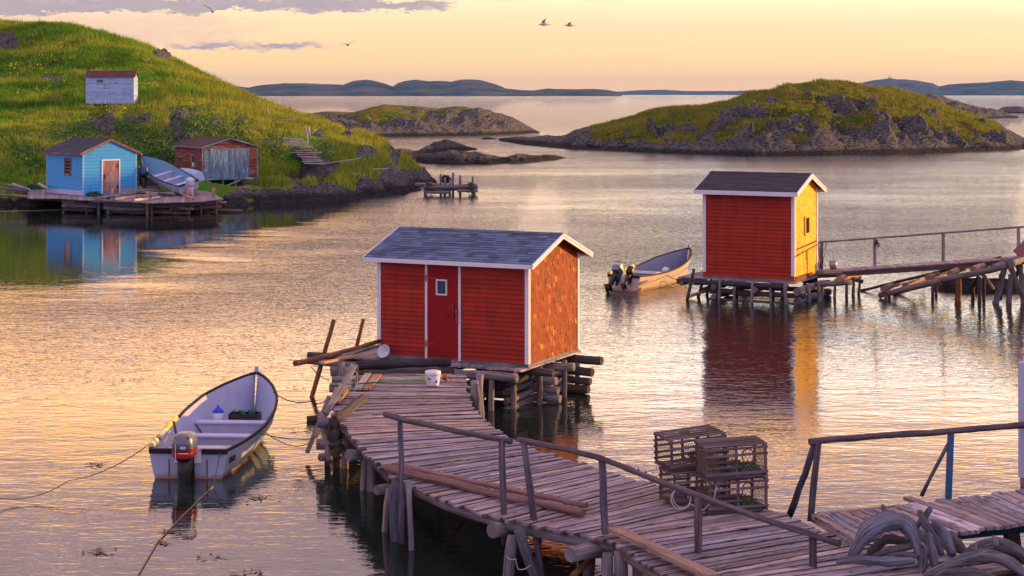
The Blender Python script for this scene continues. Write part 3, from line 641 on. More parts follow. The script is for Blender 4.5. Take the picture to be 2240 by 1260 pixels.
# --- second red hut ---
TH2=28; c2=V3((9.70,59.75,.80)); u2=V3((-math.cos(math.radians(TH2)),math.sin(math.radians(TH2)),0)); L2,D2=3.32,2.50
h2=Hut('red_shed','tall narrow red shed with a sunlit yellow side wall standing over the water','shed',c2+u2*L2,-TH2,L2,D2,3.08,.46,'x',.32,.22)
h2.walls([M['red'],M['yellowside'],M['red'],M['red']],[.13,.13,.13,.13],(0,1,0,0),.09)
h2.roof(M['roofdark'],M['white'],M['redside'],.15,(.5,1.0),.15,.18)
h2.corners(M['white'],.12,(0,1,2,3),.036,.12)
po=h2.frame('r',1.12,1.50,1.52,2.05,'window',M['yellowside'],M['glass'],.07)
mb=MB(); mb.beam((L2+.03,.1,1.02),(L2+.03,2.4,1.16),.015,.05); mb.build('batten',M['brown'],h2.t,True)
mb=MB(); mb.box(L2+.02,L2+.045,.05,1.9,-.08,.10); mb.build('sill_board',M['brown'],h2.t,True)
# --- blue hut ---
h3=Hut('blue_shed','bright blue clapboard shed with pink-brown door on the log dock below the hill','shed',(-26.3,106.5,.95),42,3.67,4.68,2.62,.76,'y',.22,.12,.06)
h3.walls([M['blue']]*4,.21,(0,0,0,0),.03); h3.roof(M['roofslate'],M['maroon'],M['dark'],.17,(.5,1.2),.12,.15)
h3.corners(M['bluetrim'],.09,(0,1,3))
po=h3.frame('f',1.32,2.44,.06,2.10,'door',M['white'],M['pinkdoor'],.08,.035)
mb=MB(); mb.box(1.42,1.47,-.09,-.035,.95,1.30,1); mb.build('handle',M['iron'],po,True)
for z in(.35,1.65): mb=MB(); mb.box(2.28,2.42,-.055,-.035,z,z+.22,1); mb.build('hinge',M['iron'],po,True)
po=h3.frame('l',1.55,2.25,1.28,2.18,'window',M['maroon'],M['glass'],.10,.03)
mb=MB(); mb.box(-.040,-.003,.03,4.6,.0,.28,1); mb.build('skirt_board',M['skirt'],h3.t,True)
mb=MB(); mb.box(2.60,3.6,-.040,-.003,.0,.36,1); mb.build('skirt_board',M['ply'],h3.t,True)
# --- boathouse ---
h4=Hut('boathouse','weathered red boathouse with grey double doors on short stilts below the cliff','boathouse',(-20.67,116,1.5),30,3.9,5.3,2.1,.56,'y',.16,.14,.05)
h4.walls([M['oldred']]*4,.11,(0,0,0,0),.22); h4.roof(M['roofbrown'],M['ply'],M['dark'],.2,(.4,1.0),.06,.2,M['greydoor'])
h4.corners(M['greydoor'],.08,(0,1,3))
for (x0,x1) in((.58,1.90),(1.92,3.20)):
    mb=MB(); x=x0
    while x<x1-.02:
        wd=min(random.uniform(.12,.18),x1-x); mb.box(x,x+wd-.006,-.055+random.uniform(0,.01),-.02,.04,1.92,random.uniform(.7,1.25)); x+=wd
    po=mb.build('door',M['greydoor'],h4.t,True)
mb=MB(); mb.box(.50,.57,-.06,-.003,0,1.98,1); mb.box(3.21,3.28,-.06,-.003,0,1.98,1); mb.box(.5,3.28,-.065,-.003,1.93,2.02,1); mb.box(.1,3.7,-.07,-.004,-.08,.035,1); mb.build('door_frame',M['greydoor'],h4.t,True)
mb=MB(); courses(mb,(.12,-.025,0),(1,0,0),(0,-1,0),.05,1.9,lambda z:(0,.36),.11,.02); mb.build('side_panel',M['greydoor'],h4.t,True)
po=h4.frame('l',1.45,1.95,.72,1.5,'window',M['greydoor'],M['glass'],.06,.03); mb=MB(); mb.box(-.05,-.034,1.5,1.9,.78,1.05,1); mb.build('pane_board',M['white'],po,True)
for x,y,b in((.1,.1,-.95),(1.5,.1,-.8),(2.4,.1,-.8),(3.1,.3,-.8),(3.8,.1,-.65),(.1,2.5,-.8),(2,2.5,-.8),(3.7,2.5,-.6),(.1,5,-.6),(3.7,5,-.5)):
    mb=MB(); mb.log((x,y,-.05),(x+random.uniform(-.1,.1),y,b),.09,n=8,bend=0); mb.build('stilt',M['grey'],h4.t,True)
mb=MB(); mb.tube([(.2,.0,-.1),(.7,-.1,-.35),(1.1,-.1,-.62),(1.5,-.1,-.55),(2.2,-.05,-.3),(2.7,0,-.12)],.05,7); mb.build('brace',M['pale'],h4.t,True)
# --- hill shed ---
h5=Hut('hill_shed','small flaking white shed with faded maroon roof alone up on the grassy hill','shed',(-34.2,139.5,6.42),5,3.75,2.5,2.15,.42,'x',.12,.12,.04)
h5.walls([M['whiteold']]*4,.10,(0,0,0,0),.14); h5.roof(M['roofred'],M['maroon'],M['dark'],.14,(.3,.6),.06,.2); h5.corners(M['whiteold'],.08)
po=h5.frame('f',.85,1.35,1.68,1.92,'window',M['whiteold'],M['glass'],.05,.03)
for x in(.15,3.6):
    for y in (.15,2.3):
        mb=MB(); mb.box(x-.1,x+.1,y-.1,y+.1,-.9,-.07); mb.build('footing',M['grey'],h5.t,True)

# ---------------- boats ----------------
def paint(name,c,rough=.4,stain=True):
    m,q=newmat(name); P=q.coord('Object'); n=q.noise(P,4,5,.6); c0=q.mix(1.0,(*c,1),q.ramp(n,[(.3,.86),(.7,1.0)]),'MULTIPLY')
    if stain:
        z=q.node('ShaderNodeSeparateXYZ'); q.l.new(P,z.inputs[0])
        s_=q.step(q.math('ADD',z.outputs[2],q.math('MULTIPLY',q.math('SUBTRACT',n,.5),.14)),.13,.02); c0=q.mix(q.math('MULTIPLY',s_,.75),c0,(.30,.13,.035))
        st=q.step(q.noise(q.map(P,(7,7,.35)),1.0,3,.6),.64,.70); c0=q.mix(q.math('MULTIPLY',st,.45),c0,(.32,.14,.05))
    q.put(q.p.inputs['Base Color'],c0); q.p.inputs['Roughness'].default_value=rough; q.p.inputs['Specular IOR Level'].default_value=.25; return m
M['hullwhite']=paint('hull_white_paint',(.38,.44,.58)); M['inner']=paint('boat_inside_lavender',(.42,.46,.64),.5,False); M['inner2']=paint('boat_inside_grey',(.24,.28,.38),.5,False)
M['hullcream']=paint('hull_cream_paint',(.70,.56,.48)); M['bluein']=paint('boat_inside_blue',(.22,.44,.60),.5,False); M['thw']=painted('thwart_paint',(.56,.56,.78),(.60,.44,.42),.60,.5,.1)
M['speck']=painted('speckled_thwart',(.66,.62,.74),(.50,.34,.30),.50,.6,.1)
M['gunw']=painted('worn_black_gunwale',(.035,.028,.03),(.34,.25,.24),.60,.6,.2); M['yellow']=plain('yellow_pipe',(.80,.60,.02),.35,0,.1); M['paleyel']=plain('faded_yellow_pipe',(.75,.68,.30),.3,0,.1)
M['cowlgrey']=plain('cowl_grey',(.17,.175,.20),.3,.2,.1); M['cowlblue']=plain('cowl_slate_band',(.06,.10,.14),.35,0,.1); M['cowlred']=plain('cowl_red_band',(.55,.03,.02),.35,0,.1); M['cowldark']=plain('cowl_dark_red_band',(.16,.012,.02),.35,0,.1)
M['black']=plain('black_plastic',(.012,.012,.014),.45,0,.3); M['steel']=plain('dull_steel',(.35,.36,.40),.4,.7,.2); M['whitep']=plain('white_plastic',(.75,.75,.82),.4,0,.06); M['bluep']=plain('blue_plastic',(.01,.04,.55),.3,0,.1)
M['cowlwhite']=plain('white_cowl',(.60,.60,.66),.35,0,.1); M['navy']=plain('navy_cowl',(.02,.05,.14),.35,0,.1)
def text(s,size,mat,parent,loc,xdir,up,name,depth=.002,sx=1,bold=0):
    cu=bpy.data.curves.new(name,'FONT'); cu.body=s; cu.size=size; cu.extrude=depth; cu.offset=bold
    o=bpy.data.objects.new('tmp',cu); COL.objects.link(o); bpy.context.view_layer.update()
    me=bpy.data.meshes.new_from_object(o.evaluated_get(bpy.context.evaluated_depsgraph_get())); bpy.data.objects.remove(o)
    x=V3(xdir).normalized(); y=V3(up); y=(y-x*y.dot(x)).normalized(); z=x.cross(y)
    R=Matrix((x,y,z)).transposed().to_4x4(); me.transform(Matrix.Translation(V3(loc))@R@Matrix.Diagonal((sx,1,1,1)))
    me.materials.clear(); me.materials.append(mat); r=bpy.data.objects.new(name,me); COL.objects.link(r); r.parent=parent; return r
def boat(name,label,loc,deg,L=5.8,B=.94,zg0=.52,zg1=1.0,mats=('hullwhite','inner','thw','gunw'),seats=(.14,.27,.45,.63),rot=None,bt=.76,flare=.12,group=None,speck=1,keel=-.18):
    t=thing(name,loc,label,'boat',math.radians(deg),group,rot); hm,im,tm,gm=[M[x] for x in mats]
    tb=[(0,bt),(.2,.90),(.42,1),(.6,.98),(.75,.85),(.87,.58),(.95,.28),(1,.03)]
    bf=lambda s:B*np.interp(s,[a for a,_ in tb],[b for _,b in tb]) if s<.99 else B*.03
    sm=lambda s:(bf(max(s-.04,0))+2*bf(s)+bf(min(s+.04,1)))/4 if .05<s<.95 else bf(s)
    zg=lambda s:zg0+(zg1-zg0)*(max(s,0)**2.3)-.05*math.sin(math.pi*min(s*1.3,1))
    zk=lambda s:keel+(.0 if s<.82 else ((s-.82)/.18)**2*.35)
    N=26; T=[0,.04,.12,.25,.4,.55,.7,.85,1]
    yy_=lambda s,tt:L*s+ (0 if s<.8 else (s-.8)/.2*.22*tt) - 0
    def sec(s,off=0,fl=None):
        b=max(sm(s)-off,.004); g=zg(s)-(0.0); k=zk(s)+(off*.6); e=flare+.30*min(1,s*2.5)*(s>0)*s**.5*.6+max(0,s-.6)*1.2
        r=[]
        for tt in T:
            z=k+(g-k)*tt; x=b*(tt**e)*(1-.0*tt)
            if fl is not None and z<fl: z=fl
            r.append((x,yy_(s,tt),z))
        return r
    def shell(off,fl,rev,tr=0):
        mb=MB(); S_=[i/(N-1)*(1-tr)+ (.008 if off else 0)*(1-i/(N-1)) for i in range(N)]
        rows=[]
        for s in S_:
            h=sec(s,off,fl); rows.append([(-x,y,z) for x,y,z in h[::-1]]+h[1:])
        for i in range(N-1):
            for j in range(len(rows[0])-1):
                q=[rows[i][j],rows[i][j+1],rows[i+1][j+1],rows[i+1][j]]
                if rev: q=q[::-1]
                mb.face(q,None,1,0,True)
        return mb,rows
    mb,ro=shell(0,None,True); 
    mb.face(ro[0],None,1); hull=mb.build('hull',hm,t,True)
    mb,ri=shell(.045,-.02,False,.012); mb.face([(x,y,z) for x,y,z in ri[0]][::-1],None,1); mb.build('inner_hull',im,t,True)
    # gunwale
    mb=MB(); 
    for side in(-1,1):
        pts=[V3((side*(sm(i/24)-.015),yy_(i/24,1),zg(i/24)+.012)) for i in range(25)]; pts[-1].x=0
        for a,b_ in zip(pts,pts[1:]): mb.beam(a,b_+(b_-a).normalized()*.02,.05,.05,t=random.uniform(.8,1.2))
    for sg in (-1,1):
        x0,x1=sorted((sg*.26,sg*bf(0))); mb.box(x0,x1,-.03,.06,zg(0)-.055,zg(0)+.035)
    mb.build('gunwale',gm,t,True)
    # side stringers inside
    for side in(-1,1):
        mb=MB(); pts=[V3((side*(sm(s)*.93-.03),yy_(s,.7),zk(s)+(zg(s)-zk(s))*.70)) for s in[.05+.05*i for i in range(15)]]
        for a,b_ in zip(pts,pts[1:]): mb.beam(a,b_,.05,.035,t=1)
        mb.build('stringer',im,t,True)
    for i,s in enumerate(seats):
        z=zk(s)+(zg(s)-zk(s))*.66; y=L*s; mb=MB(); ee=flare+.18*min(1,s*2.5)*s**.5+max(0,s-.6)*1.2
        b=sm(s)*(.62**ee)-.055; bl=sm(s)*(max(.05,(-.02-zk(s))/(zg(s)-zk(s)))**ee)-.07
        mb.box(-b,b,y-.15,y+.15,z-.035,z,1); c8=[(-bl,y-.11,-.02),(bl,y-.11,-.02),(bl,y-.09,-.02),(-bl,y-.09,-.02),(-b+.01,y-.11,z-.036),(b-.01,y-.11,z-.036),(b-.01,y-.09,z-.036),(-b+.01,y-.09,z-.036)]; mb.hexa(c8,.9); mb.build('thwart',M['speck'] if i==speck else tm,t,True)
    mb=MB(); mb.box(-bf(0)*.80,bf(0)*.80,.06,.09,.02,zg(0)-.06,1); mb.build('transom_board',im,t,True)
    mb=MB(); mb.box(-.25,.25,-.035,.10,zg(0)-.22,zg(0)-.02,1); mb.build('motor_mount',M['whitep'],t,True)
    mb=MB(); mb.box(-.035,.035,L+.17,L+.25,zg(1)-.05,zg(1)+.14,1); mb.build('stem_post',im,t,True)
    return t,sm,zg,zk,yy_
def motor(parent,x,y,z,style='red',tilt=0,name='outboard_motor',s=1.0,tiller=True):
    R=Matrix.Translation((x,y,z))@Matrix.Rotation(math.radians(tilt),4,'X')@Matrix.Scale(s,4)
    def fin(mb): mb.v=[tuple(R@V3(v)) for v in mb.v]; return mb
    lg=MB(); X=V3((1,0,0));Yv=V3((0,1,0))
    lg_=[(.13,.14,.0),(.125,.13,-.25),(.10,.11,-.45),(.07,.095,-.75),(.055,.10,-.9)]
    loft(lg,[(V3((0,-.24,zz)),X,Yv,a,b) for a,b,zz in lg_],16,1,0,2.5)
    lg.box(-.12,.12,-.20,.02,-.22,-.02,1); lg.box(-.13,-.07,-.05,.06,-.42,.06,1); lg.box(.07,.13,-.05,.06,-.42,.06,1); lg.box(-.16,.16,-.44,-.05,-.86,-.845,1)
    leg=fin(lg).build(name,M['black'] if style!='white' else M['cowlwhite'],parent,True)
    gc=MB(); loft(gc,[(V3((0,yy,-1.0)),X,V3((0,0,1)),a,a) for yy,a in((.0,.01),(-.06,.05),(-.2,.07),(-.42,.05),(-.46,.03))],14,1,0,2); gc.face([(0.01,-.15,-1.05),(.01,-.30,-1.22),(.01,-.38,-1.05)]); 
    for k in range(3):
        g=k*2.094; a=V3((math.cos(g),0,math.sin(g))); b=V3((-a.z,0,a.x)); c=V3((0,-.44,-1.0)); gc.face([c+a*.03-b*.02,c+a*.14-b*.06+V3((0,.03,0)),c+a*.15+b*.05-V3((0,.03,0)),c+a*.03+b*.02])
    fin(gc).build('propeller_unit',M['black'] if style!='white' else M['steel'],leg,True)
    cw=MB(); secs=[(.0,.13,.19,0),(.05,.185,.255,0),(.10,.205,.275,1),(.17,.215,.285,2),(.24,.215,.285,3),(.32,.21,.28,4),(.40,.20,.27,4),(.45,.18,.25,4),(.485,.13,.20,4),(.50,.06,.1,4)]
    idx=[m_ for *_,m_ in secs]
    styles={'red':['black','cowlred','cowlred','cowldark','cowlblue','cowlgrey'],'white':['steel','cowlwhite','cowlwhite','cowlwhite','cowlwhite','cowlwhite'],'navy':['black','navy','navy','navy','navy','navy'],'grey':['steel','cowlgrey','cowlgrey','steel','cowlwhite','cowlgrey'],'black':['black']*6}[style]
    mi=[0,1,2,3,4,5,5,5,5]
    loft(cw,[(V3((0,-.22-.03*zz/.5,zz)),X,Yv,a,b) for zz,a,b,_ in secs],26,1,0,3.2,True,lambda i:mi[min(i,8)])
    co=fin(cw).build('cowl',[M[k] for k in styles],leg,True)
    if tiller:
        tl=MB(); tl.tube([(-.10,-.1,.10),(-.20,.05,.16),(-.30,.28,.40),(-.38,.44,.56)],[.035,.03,.024,.026],8,1); fin(tl).build('tiller',M['black'],leg,True)
    vn_=MB(); vn_.box(-.12,.14,-.485,-.40,.40,.455,1); 
    if style=='red':
        fin(vn_).build('air_intake',M['black'],leg,True)
        yb=-.517
        text('40',.085,M['whitep'],leg,(x-.02,y+yb,z+.235),(1,0,0),(0,0,1),'numeral',.003,1.3,.002)
        ln_=MB(); ln_.box(-.04,.13,-.518,-.505,.15,.165,1); ln_.box(-.105,-.095,-.513,-.45,.06,.33,1); fin(ln_).build('stripe',M['whitep'],leg,True)
    return leg
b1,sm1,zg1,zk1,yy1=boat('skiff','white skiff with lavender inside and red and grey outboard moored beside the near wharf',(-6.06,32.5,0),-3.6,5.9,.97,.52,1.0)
motor(b1,0,-.03,.42,'red')
for s0,s1,mt in((.03,.13,'paleyel'),(.19,.30,'paleyel'),(.30,.47,'yellow')):
    mb=MB(); mb.tube([V3((-(sm1(s0+(s1-s0)*i/5)-.01),yy1(s0+(s1-s0)*i/5,1),zg1(s0+(s1-s0)*i/5)+.04)) for i in range(6)],.062,12,1); mb.build('pipe_fender',M[mt],b1,True)
text('SEAGULL',.15,M['black'],b1,(sm1(.03)*.985+.012,.10,.27),(.10,1,.02),(0.04,0,1),'lettering',.004,.62,.002)
for x in (-.36,.36):
    mb=MB(); mb.box(x-.012,x+.012,-.006,.0,.03,.36,1); mb.build('rust_streak',M['brown'],b1,True)
def oar(parent,p0,p1,name='oar'):
    mb=MB(); mb.tube([p0,p1],[.028,.022],8,1); a=(V3(p1)-V3(p0)).normalized(); mb.beam(V3(p0)-a*.55,p0,.13,.02,t=1); mb.build(name,M['pale'],parent,True)
B1=lambda x,y,z:Matrix.Translation(b1.location)@Matrix.Rotation(b1.rotation_euler.z,4,'Z')@V3((x,y,z))
def thing_local(name,label,cat,parentlike,x,y,z,group=None,rz=0):
    p=Matrix.Translation(parentlike.location)@parentlike.rotation_euler.to_matrix().to_4x4()@V3((x,y,z)); o=thing(name,p,label,cat,parentlike.rotation_euler.z+rz,group); return o
t=thing_local('oar','worn pale oar lying along the left side of the moored white skiff','oar',b1,-.56,.35,.30)
mb=MB(); mb.tube([(0,.6,0),(0,2.4,.05)],[.026,.022],8,1); mb.build('shaft',M['pale'],t,True); mb=MB(); mb.box(-.07,.07,0,.6,-.012,.012); mb.build('blade',M['pale'],t,True)
t=thing_local('jug','blue and white plastic jug behind the front thwart of the moored white skiff','jug',b1,-.38,4.05,.30); 
mb=MB(); lathe(mb,[(0,0),(.11,0),(.12,.02),(.12,.22),(.07,.28),(.03,.30),(.03,.34),(0,.34)],n=14); mb.build('body',M['bluep'],t,True); mb=MB(); lathe(mb,[(.122,.06),(.122,.19)],n=14); mb.build('label_band',M['whitep'],t,True)
t=thing_local('crate','low black crate of fishing gear behind the front thwart of the moored white skiff','crate',b1,.18,4.1,.24)
mb=MB(); 
for a in((-.32,.32,-.16,-.145),(-.32,.32,.145,.16),(-.32,-.305,-.145,.145),(.305,.32,-.145,.145)): mb.box(*a,0,.24,1)
mb.box(-.3,.3,-.14,.14,0,.02,1); mb.build('box',M['black'],t,True); mb=MB()
for _ in range(9):
    a=random.uniform(-.25,.25); mb.tube([(a,random.uniform(-.1,.1),.1),(a+random.uniform(-.2,.2),random.uniform(-.1,.1),.30)],.02,6,1)
mb.build('gear',M['net'],t,True)
b2,sm2,zg2,zk2,yy2=boat('skiff','cream skiff with two tilted outboards lit by the sun beside the far red shed',(4.07,63.3,0),-30.0,5.6,.86,.56,1.12,('hullcream','inner2','inner2','gunw'),(.33,.6),speck=9)
motor(b2,-.22,-.05,.50,'grey',-52,s=.9,tiller=False); motor(b2,.26,.02,.50,'black',-48,s=.66,tiller=False)
mb=MB(); mb.tube([V3((-(sm2(s)-.01),yy2(s,1),zg2(s)+.05)) for s in(.26,.32,.38,.46)],.065,10,1); mb.build('pipe_fender',M['yellow'],b2,True)
mb=MB(); mb.tube([V3((-(sm2(s)-.01),yy2(s,1),zg2(s)+.05)) for s in(.01,.05,.09)],.06,10,1); mb.build('pipe_fender',M['yellow'],b2,True)
t=thing_local('fish_box','grey fish box with a pale rim standing in the cream skiff','box',b2,.15,1.55,.22); mb=MB(); mb.box(-.5,.5,-.22,.22,0,.32,1); mb.build('box',M['inner2'],t,True); mb=MB()
for a in((-.52,.52,-.24,-.2),(-.52,.52,.2,.24),(-.52,-.48,-.2,.2),(.48,.52,-.2,.2)): mb.box(*a,.32,.36,1)
mb.build('rim',M['whitep'],t,True)
t=thing_local('buoy','pale round float lying in the bow of the cream skiff','buoy',b2,.1,3.4,.28); mb=MB(); lathe(mb,[(0,0)]+[(.16*math.sin(a),.16-.16*math.cos(a)) for a in np.linspace(.3,2.9,8)]+[(0,.32)],n=14); mb.build('float',M['whitep'],t,True); mb=MB(); mb.tube([(-.05,-.5,.1),(.2,.7,.2)],.03,7,1); mb.build('handle',M['black'],t,True)
b3,sm3,zg3,zk3,yy3=boat('skiff','white skiff with blue inside hauled up on the slip between the blue shed and boathouse',(-19.9,107.2,1.16),0,5.6,.95,.55,1.05,('hullwhite','bluein','thw','gunw'),(.18,.4,.6),rot=(math.radians(11),math.radians(-14),math.radians(38)),speck=9)
motor(b3,0,-.03,.45,'white',0,tiller=False,s=1.0)
mb=MB(); mb.tube([(.2,2.0,.45),(.55,4.2,.75)],.03,7,1); mb.build('oar',M['ply'],b3,True)
# overturned pale boat behind
t=thing('upturned_punt',W(402,394,Y=110.5),'upturned flaking white punt lying against the boathouse wall','boat',math.radians(42))
mb=MB(); n_=14
rows=[]
for i in range(n_):
    s=i/(n_-1); bb=.62*(math.sin(math.pi*(.12+.80*s))**.6); y=-1.9+3.8*s; zz=.15*math.sin(math.pi*s)
    rows.append([(bb*math.cos(a),y,zz*0+.0+ (.62+zz)*(math.sin(a)**.7 if 0<a<math.pi else 0)) for a in np.linspace(0,math.pi,12)])
for i in range(n_-1):
    for j in range(11): mb.face([rows[i][j],rows[i][j+1],rows[i+1][j+1],rows[i+1][j]][::-1],None,1,0,True)
mb.face(rows[0]); mb.face(rows[-1][::-1]); mb.build('hull',M['whiteold'],t,True)
mb=MB(); mb.tube([rows[i][11] for i in range(n_)],.04,6,1); mb.tube([rows[i][0] for i in range(n_)],.04,6,1); mb.build('gunwale',M['gunw'],t,True)
t=thing('outboard_motor',W(310,408,Y=109.6),'navy blue outboard motor standing clamped on a log stand right of the blue shed','outboard motor',math.radians(30))
t.location.z=1.95; motor(t,0,0,0,'navy',-8,'leg',1.35,False)
mb=MB(); mb.log((-.4,.03,-.1),(.4,.03,-.1),.08); mb.log((-.35,.05,-.1),(-.35,.05,-1.1),.07); mb.log((.35,.05,-.1),(.35,.05,-1.1),.07); mb.build('stand',M['grey'],t,True)
# ---------------- near wharf under the red shed ----------------
def H1(x,y,z): 
    a=math.radians(-TH1); o=c1+u1*L1; return V3((o.x+x*math.cos(a)-y*math.sin(a),o.y+x*math.sin(a)+y*math.cos(a),o.z+z))
def H2(x,y,z):
    a=math.radians(-TH2); o=c2+u2*L2; return V3((o.x+x*math.cos(a)-y*math.sin(a),o.y+x*math.sin(a)+y*math.cos(a),o.z+z))
def plog(par,name,p0,p1,r0,r1=None,mat='grey',bend=.015,knots=0,n=9):
    mb=MB(); mb.log(p0,p1,r0,r1,n,bend=bend,knots=knots); return mb.build(name,M[mat],par)
wf=thing('shed_wharf',(c1.x-1.5,c1.y,0),'log crib wharf on piles carrying the small red shed with blue-grey roof','wharf')
mb=MB(); x=-1.35
while x<3.80:
    wd=random.uniform(.13,.2); y0=-.42+random.uniform(-.06,.05); y1=2.95 if x>-.1 else 2.0+x*.5
    z0=-.115; mb.hexa([H1(x+wd-.012,y0,z0),H1(x+wd-.012,y1,z0),H1(x,y1,z0),H1(x,y0,z0),H1(x+wd-.012,y0,z0+.04),H1(x+wd-.012,y1,z0+.04),H1(x,y1,z0+.04),H1(x,y0,z0+.04)]); x+=wd
mb.build('deck',M['deck'],wf)
plog(wf,'beam',H1(-1.75,-.38,-.24),H1(2.0,-.38,-.22),.085,.10,'grey'); plog(wf,'beam',H1(1.9,-.48,-.24),H1(3.85,-.42,-.26),.10,.10,'grey')
plog(wf,'beam',H1(-2.1,.2,-.22),H1(4.35,.45,-.24),.10,.09,'dark'); plog(wf,'beam',H1(-1.3,1.6,-.25),H1(4.4,1.5,-.24),.11,.10,'grey'); plog(wf,'beam',H1(-.6,2.75,-.25),H1(4.6,2.7,-.25),.11,.10,'dark')
for x in(.2,1.5,2.7,3.6): plog(wf,'joist',H1(x,-.3,-.40),H1(x+.1,2.9,-.40),.09,.08,'dark')
for i,(z,r) in enumerate(((-.52,.11),(-.74,.10),(-.93,.11))):
    plog(wf,'crib_log',H1(2.1+.1*i,2.7-.1*i,z),H1(4.42-.05*i,2.55,z),r,r*.95,'dark'); plog(wf,'crib_log',H1(2.0,1.2-.1*i,z+.02),H1(4.15+.05*i,1.05,z),r,r*.9,'grey')
    plog(wf,'crib_log',H1(2.45-.12*i,-.25,z-.02),H1(2.9,2.7,z+.17),.09,.08,'grey'); plog(wf,'crib_log',H1(3.4,-.1,z-.14),H1(3.75,2.8,z+.04),.085,.08,'grey')
for x,y in((2.25,-.38),(2.72,-.45),(3.18,-.42),(3.55,-.02),(3.85,.75),(3.95,1.9),(3.95,2.7),(2.3,1.2),(2.9,2.5),(.4,1.5),(.4,2.7),(1.4,2.6),(-.9,.3),(-.9,1.3)):
    b=H1(x,y,0); b.z=-.9; plog(wf,'pile',b,H1(x+.02,y,-.16),.075,.065,'grey',0)
# left crib with round log ends
for i,(px,py,z,x1) in enumerate(((723,812,.80,800),(727,833,.64,800),(721,848,.50,810),(735,872,.30,800))):
    p=W(px,py,Y=38.2-.3*i); plog(wf,'crib_log',p,p+V3((.50,.1,0)),.11,.10,'grey'); plog(wf,'crib_log',p+V3((.5,.9,-.02)),p+V3((2.6,1.3,0)),.11,.10,'dark')
plog(wf,'pile',W(745,850,Y=38.0)-V3((0,0,1.2)),W(747,792,Y=38.1),.085,.08,'grey',0); plog(wf,'pile',W(776,846,Y=38.0)-V3((0,0,.9)),W(778,797,Y=38.1),.075,.07,'dark',0)
t=thing('pole',W(645,796,Y=37.8),'long reddish-brown peeled pole lying out past the left end of the near wharf','pole'); mb=MB(); mb.log(W(645,795,Y=37.8),W(830,746,Y=41.2),.062,.05,10); mb.build('pole',M['brown'],t)
st=[]
for (a,b,lab) in (((730,700,42.2),(684,858,41.3),'tall leaning stake in the water behind the long brown pole'),((795,698,43.4),(772,800,43.4),'shorter leaning stake behind the wharf deck left of the red shed')):
    t=thing('stake',W(b[0],b[1],Y=b[2]),lab,'stake',group='leaning stakes behind the wharf'); p0=W(b[0],b[1],Y=b[2]); p1=W(a[0],a[1],Y=a[2]); mb=MB(); mb.log(p0-(p1-p0).normalized()*.8,p1,.062,.05,9,bend=.01); mb.build('shaft',M['brown'],t)
for lab,p0,p1,w_,mt in (('green-painted plank lying left of the red shed on the wharf',(742,785,38.6),(800,762,40.4),.16,'greenboard'),('pale green plank running under the long brown pole to the shed',(752,777,39.2),(828,757,41.2),.14,'greenboard'),('grey plank end resting on the beam left of the red shed',(704,794,37.4),(782,777,39.4),.12,'tan')):
    a=W(p0[0],p0[1],Y=p0[2]); b=W(p1[0],p1[1],Y=p1[2]); t=thing('plank',a,lab,'plank'); mb=MB(); mb.beam(a,b,w_,.04); mb.build('board',M[mt],t)
# ---------------- boardwalk ----------------
ZB=.93
LP=[(752,812),(742,840),(737,868),(723,905),(752,930),(800,984),(850,1036),(960,1088),(1080,1128),(1160,1146),(1258,1166),(1338,1178),(1400,1224),(1470,1268),(1560,1330)]
RP=[(1018,820),(1022,845),(1026,870),(1036,888),(1062,922),(1112,957),(1182,987),(1300,1021),(1400,1050),(1478,1068),(1600,1092),(1712,1124),(1800,1160),(1890,1190),(2300,1240)]
zb=lambda i:ZB+ (0 if i<9 else .02*(i-8)) 
LW=[W(x,y,zb(i)) for i,(x,y) in enumerate(LP)]; RW=[W(x,y,zb(i)) for i,(x,y) in enumerate(RP)]
bw=thing('boardwalk',W(1100,1060,0),'curving grey plank boardwalk on piles leading out to the near red shed','boardwalk')
mb=MB(); acc=[0]
for i in range(len(LW)-1): acc.append(acc[-1]+((LW[i+1]-LW[i]).length+(RW[i+1]-RW[i]).length)/2)
def at(P,s):
    for i in range(len(acc)-1):
        if s<=acc[i+1] or i==len(acc)-2: return P[i].lerp(P[i+1],(s-acc[i])/(acc[i+1]-acc[i]))
s=0
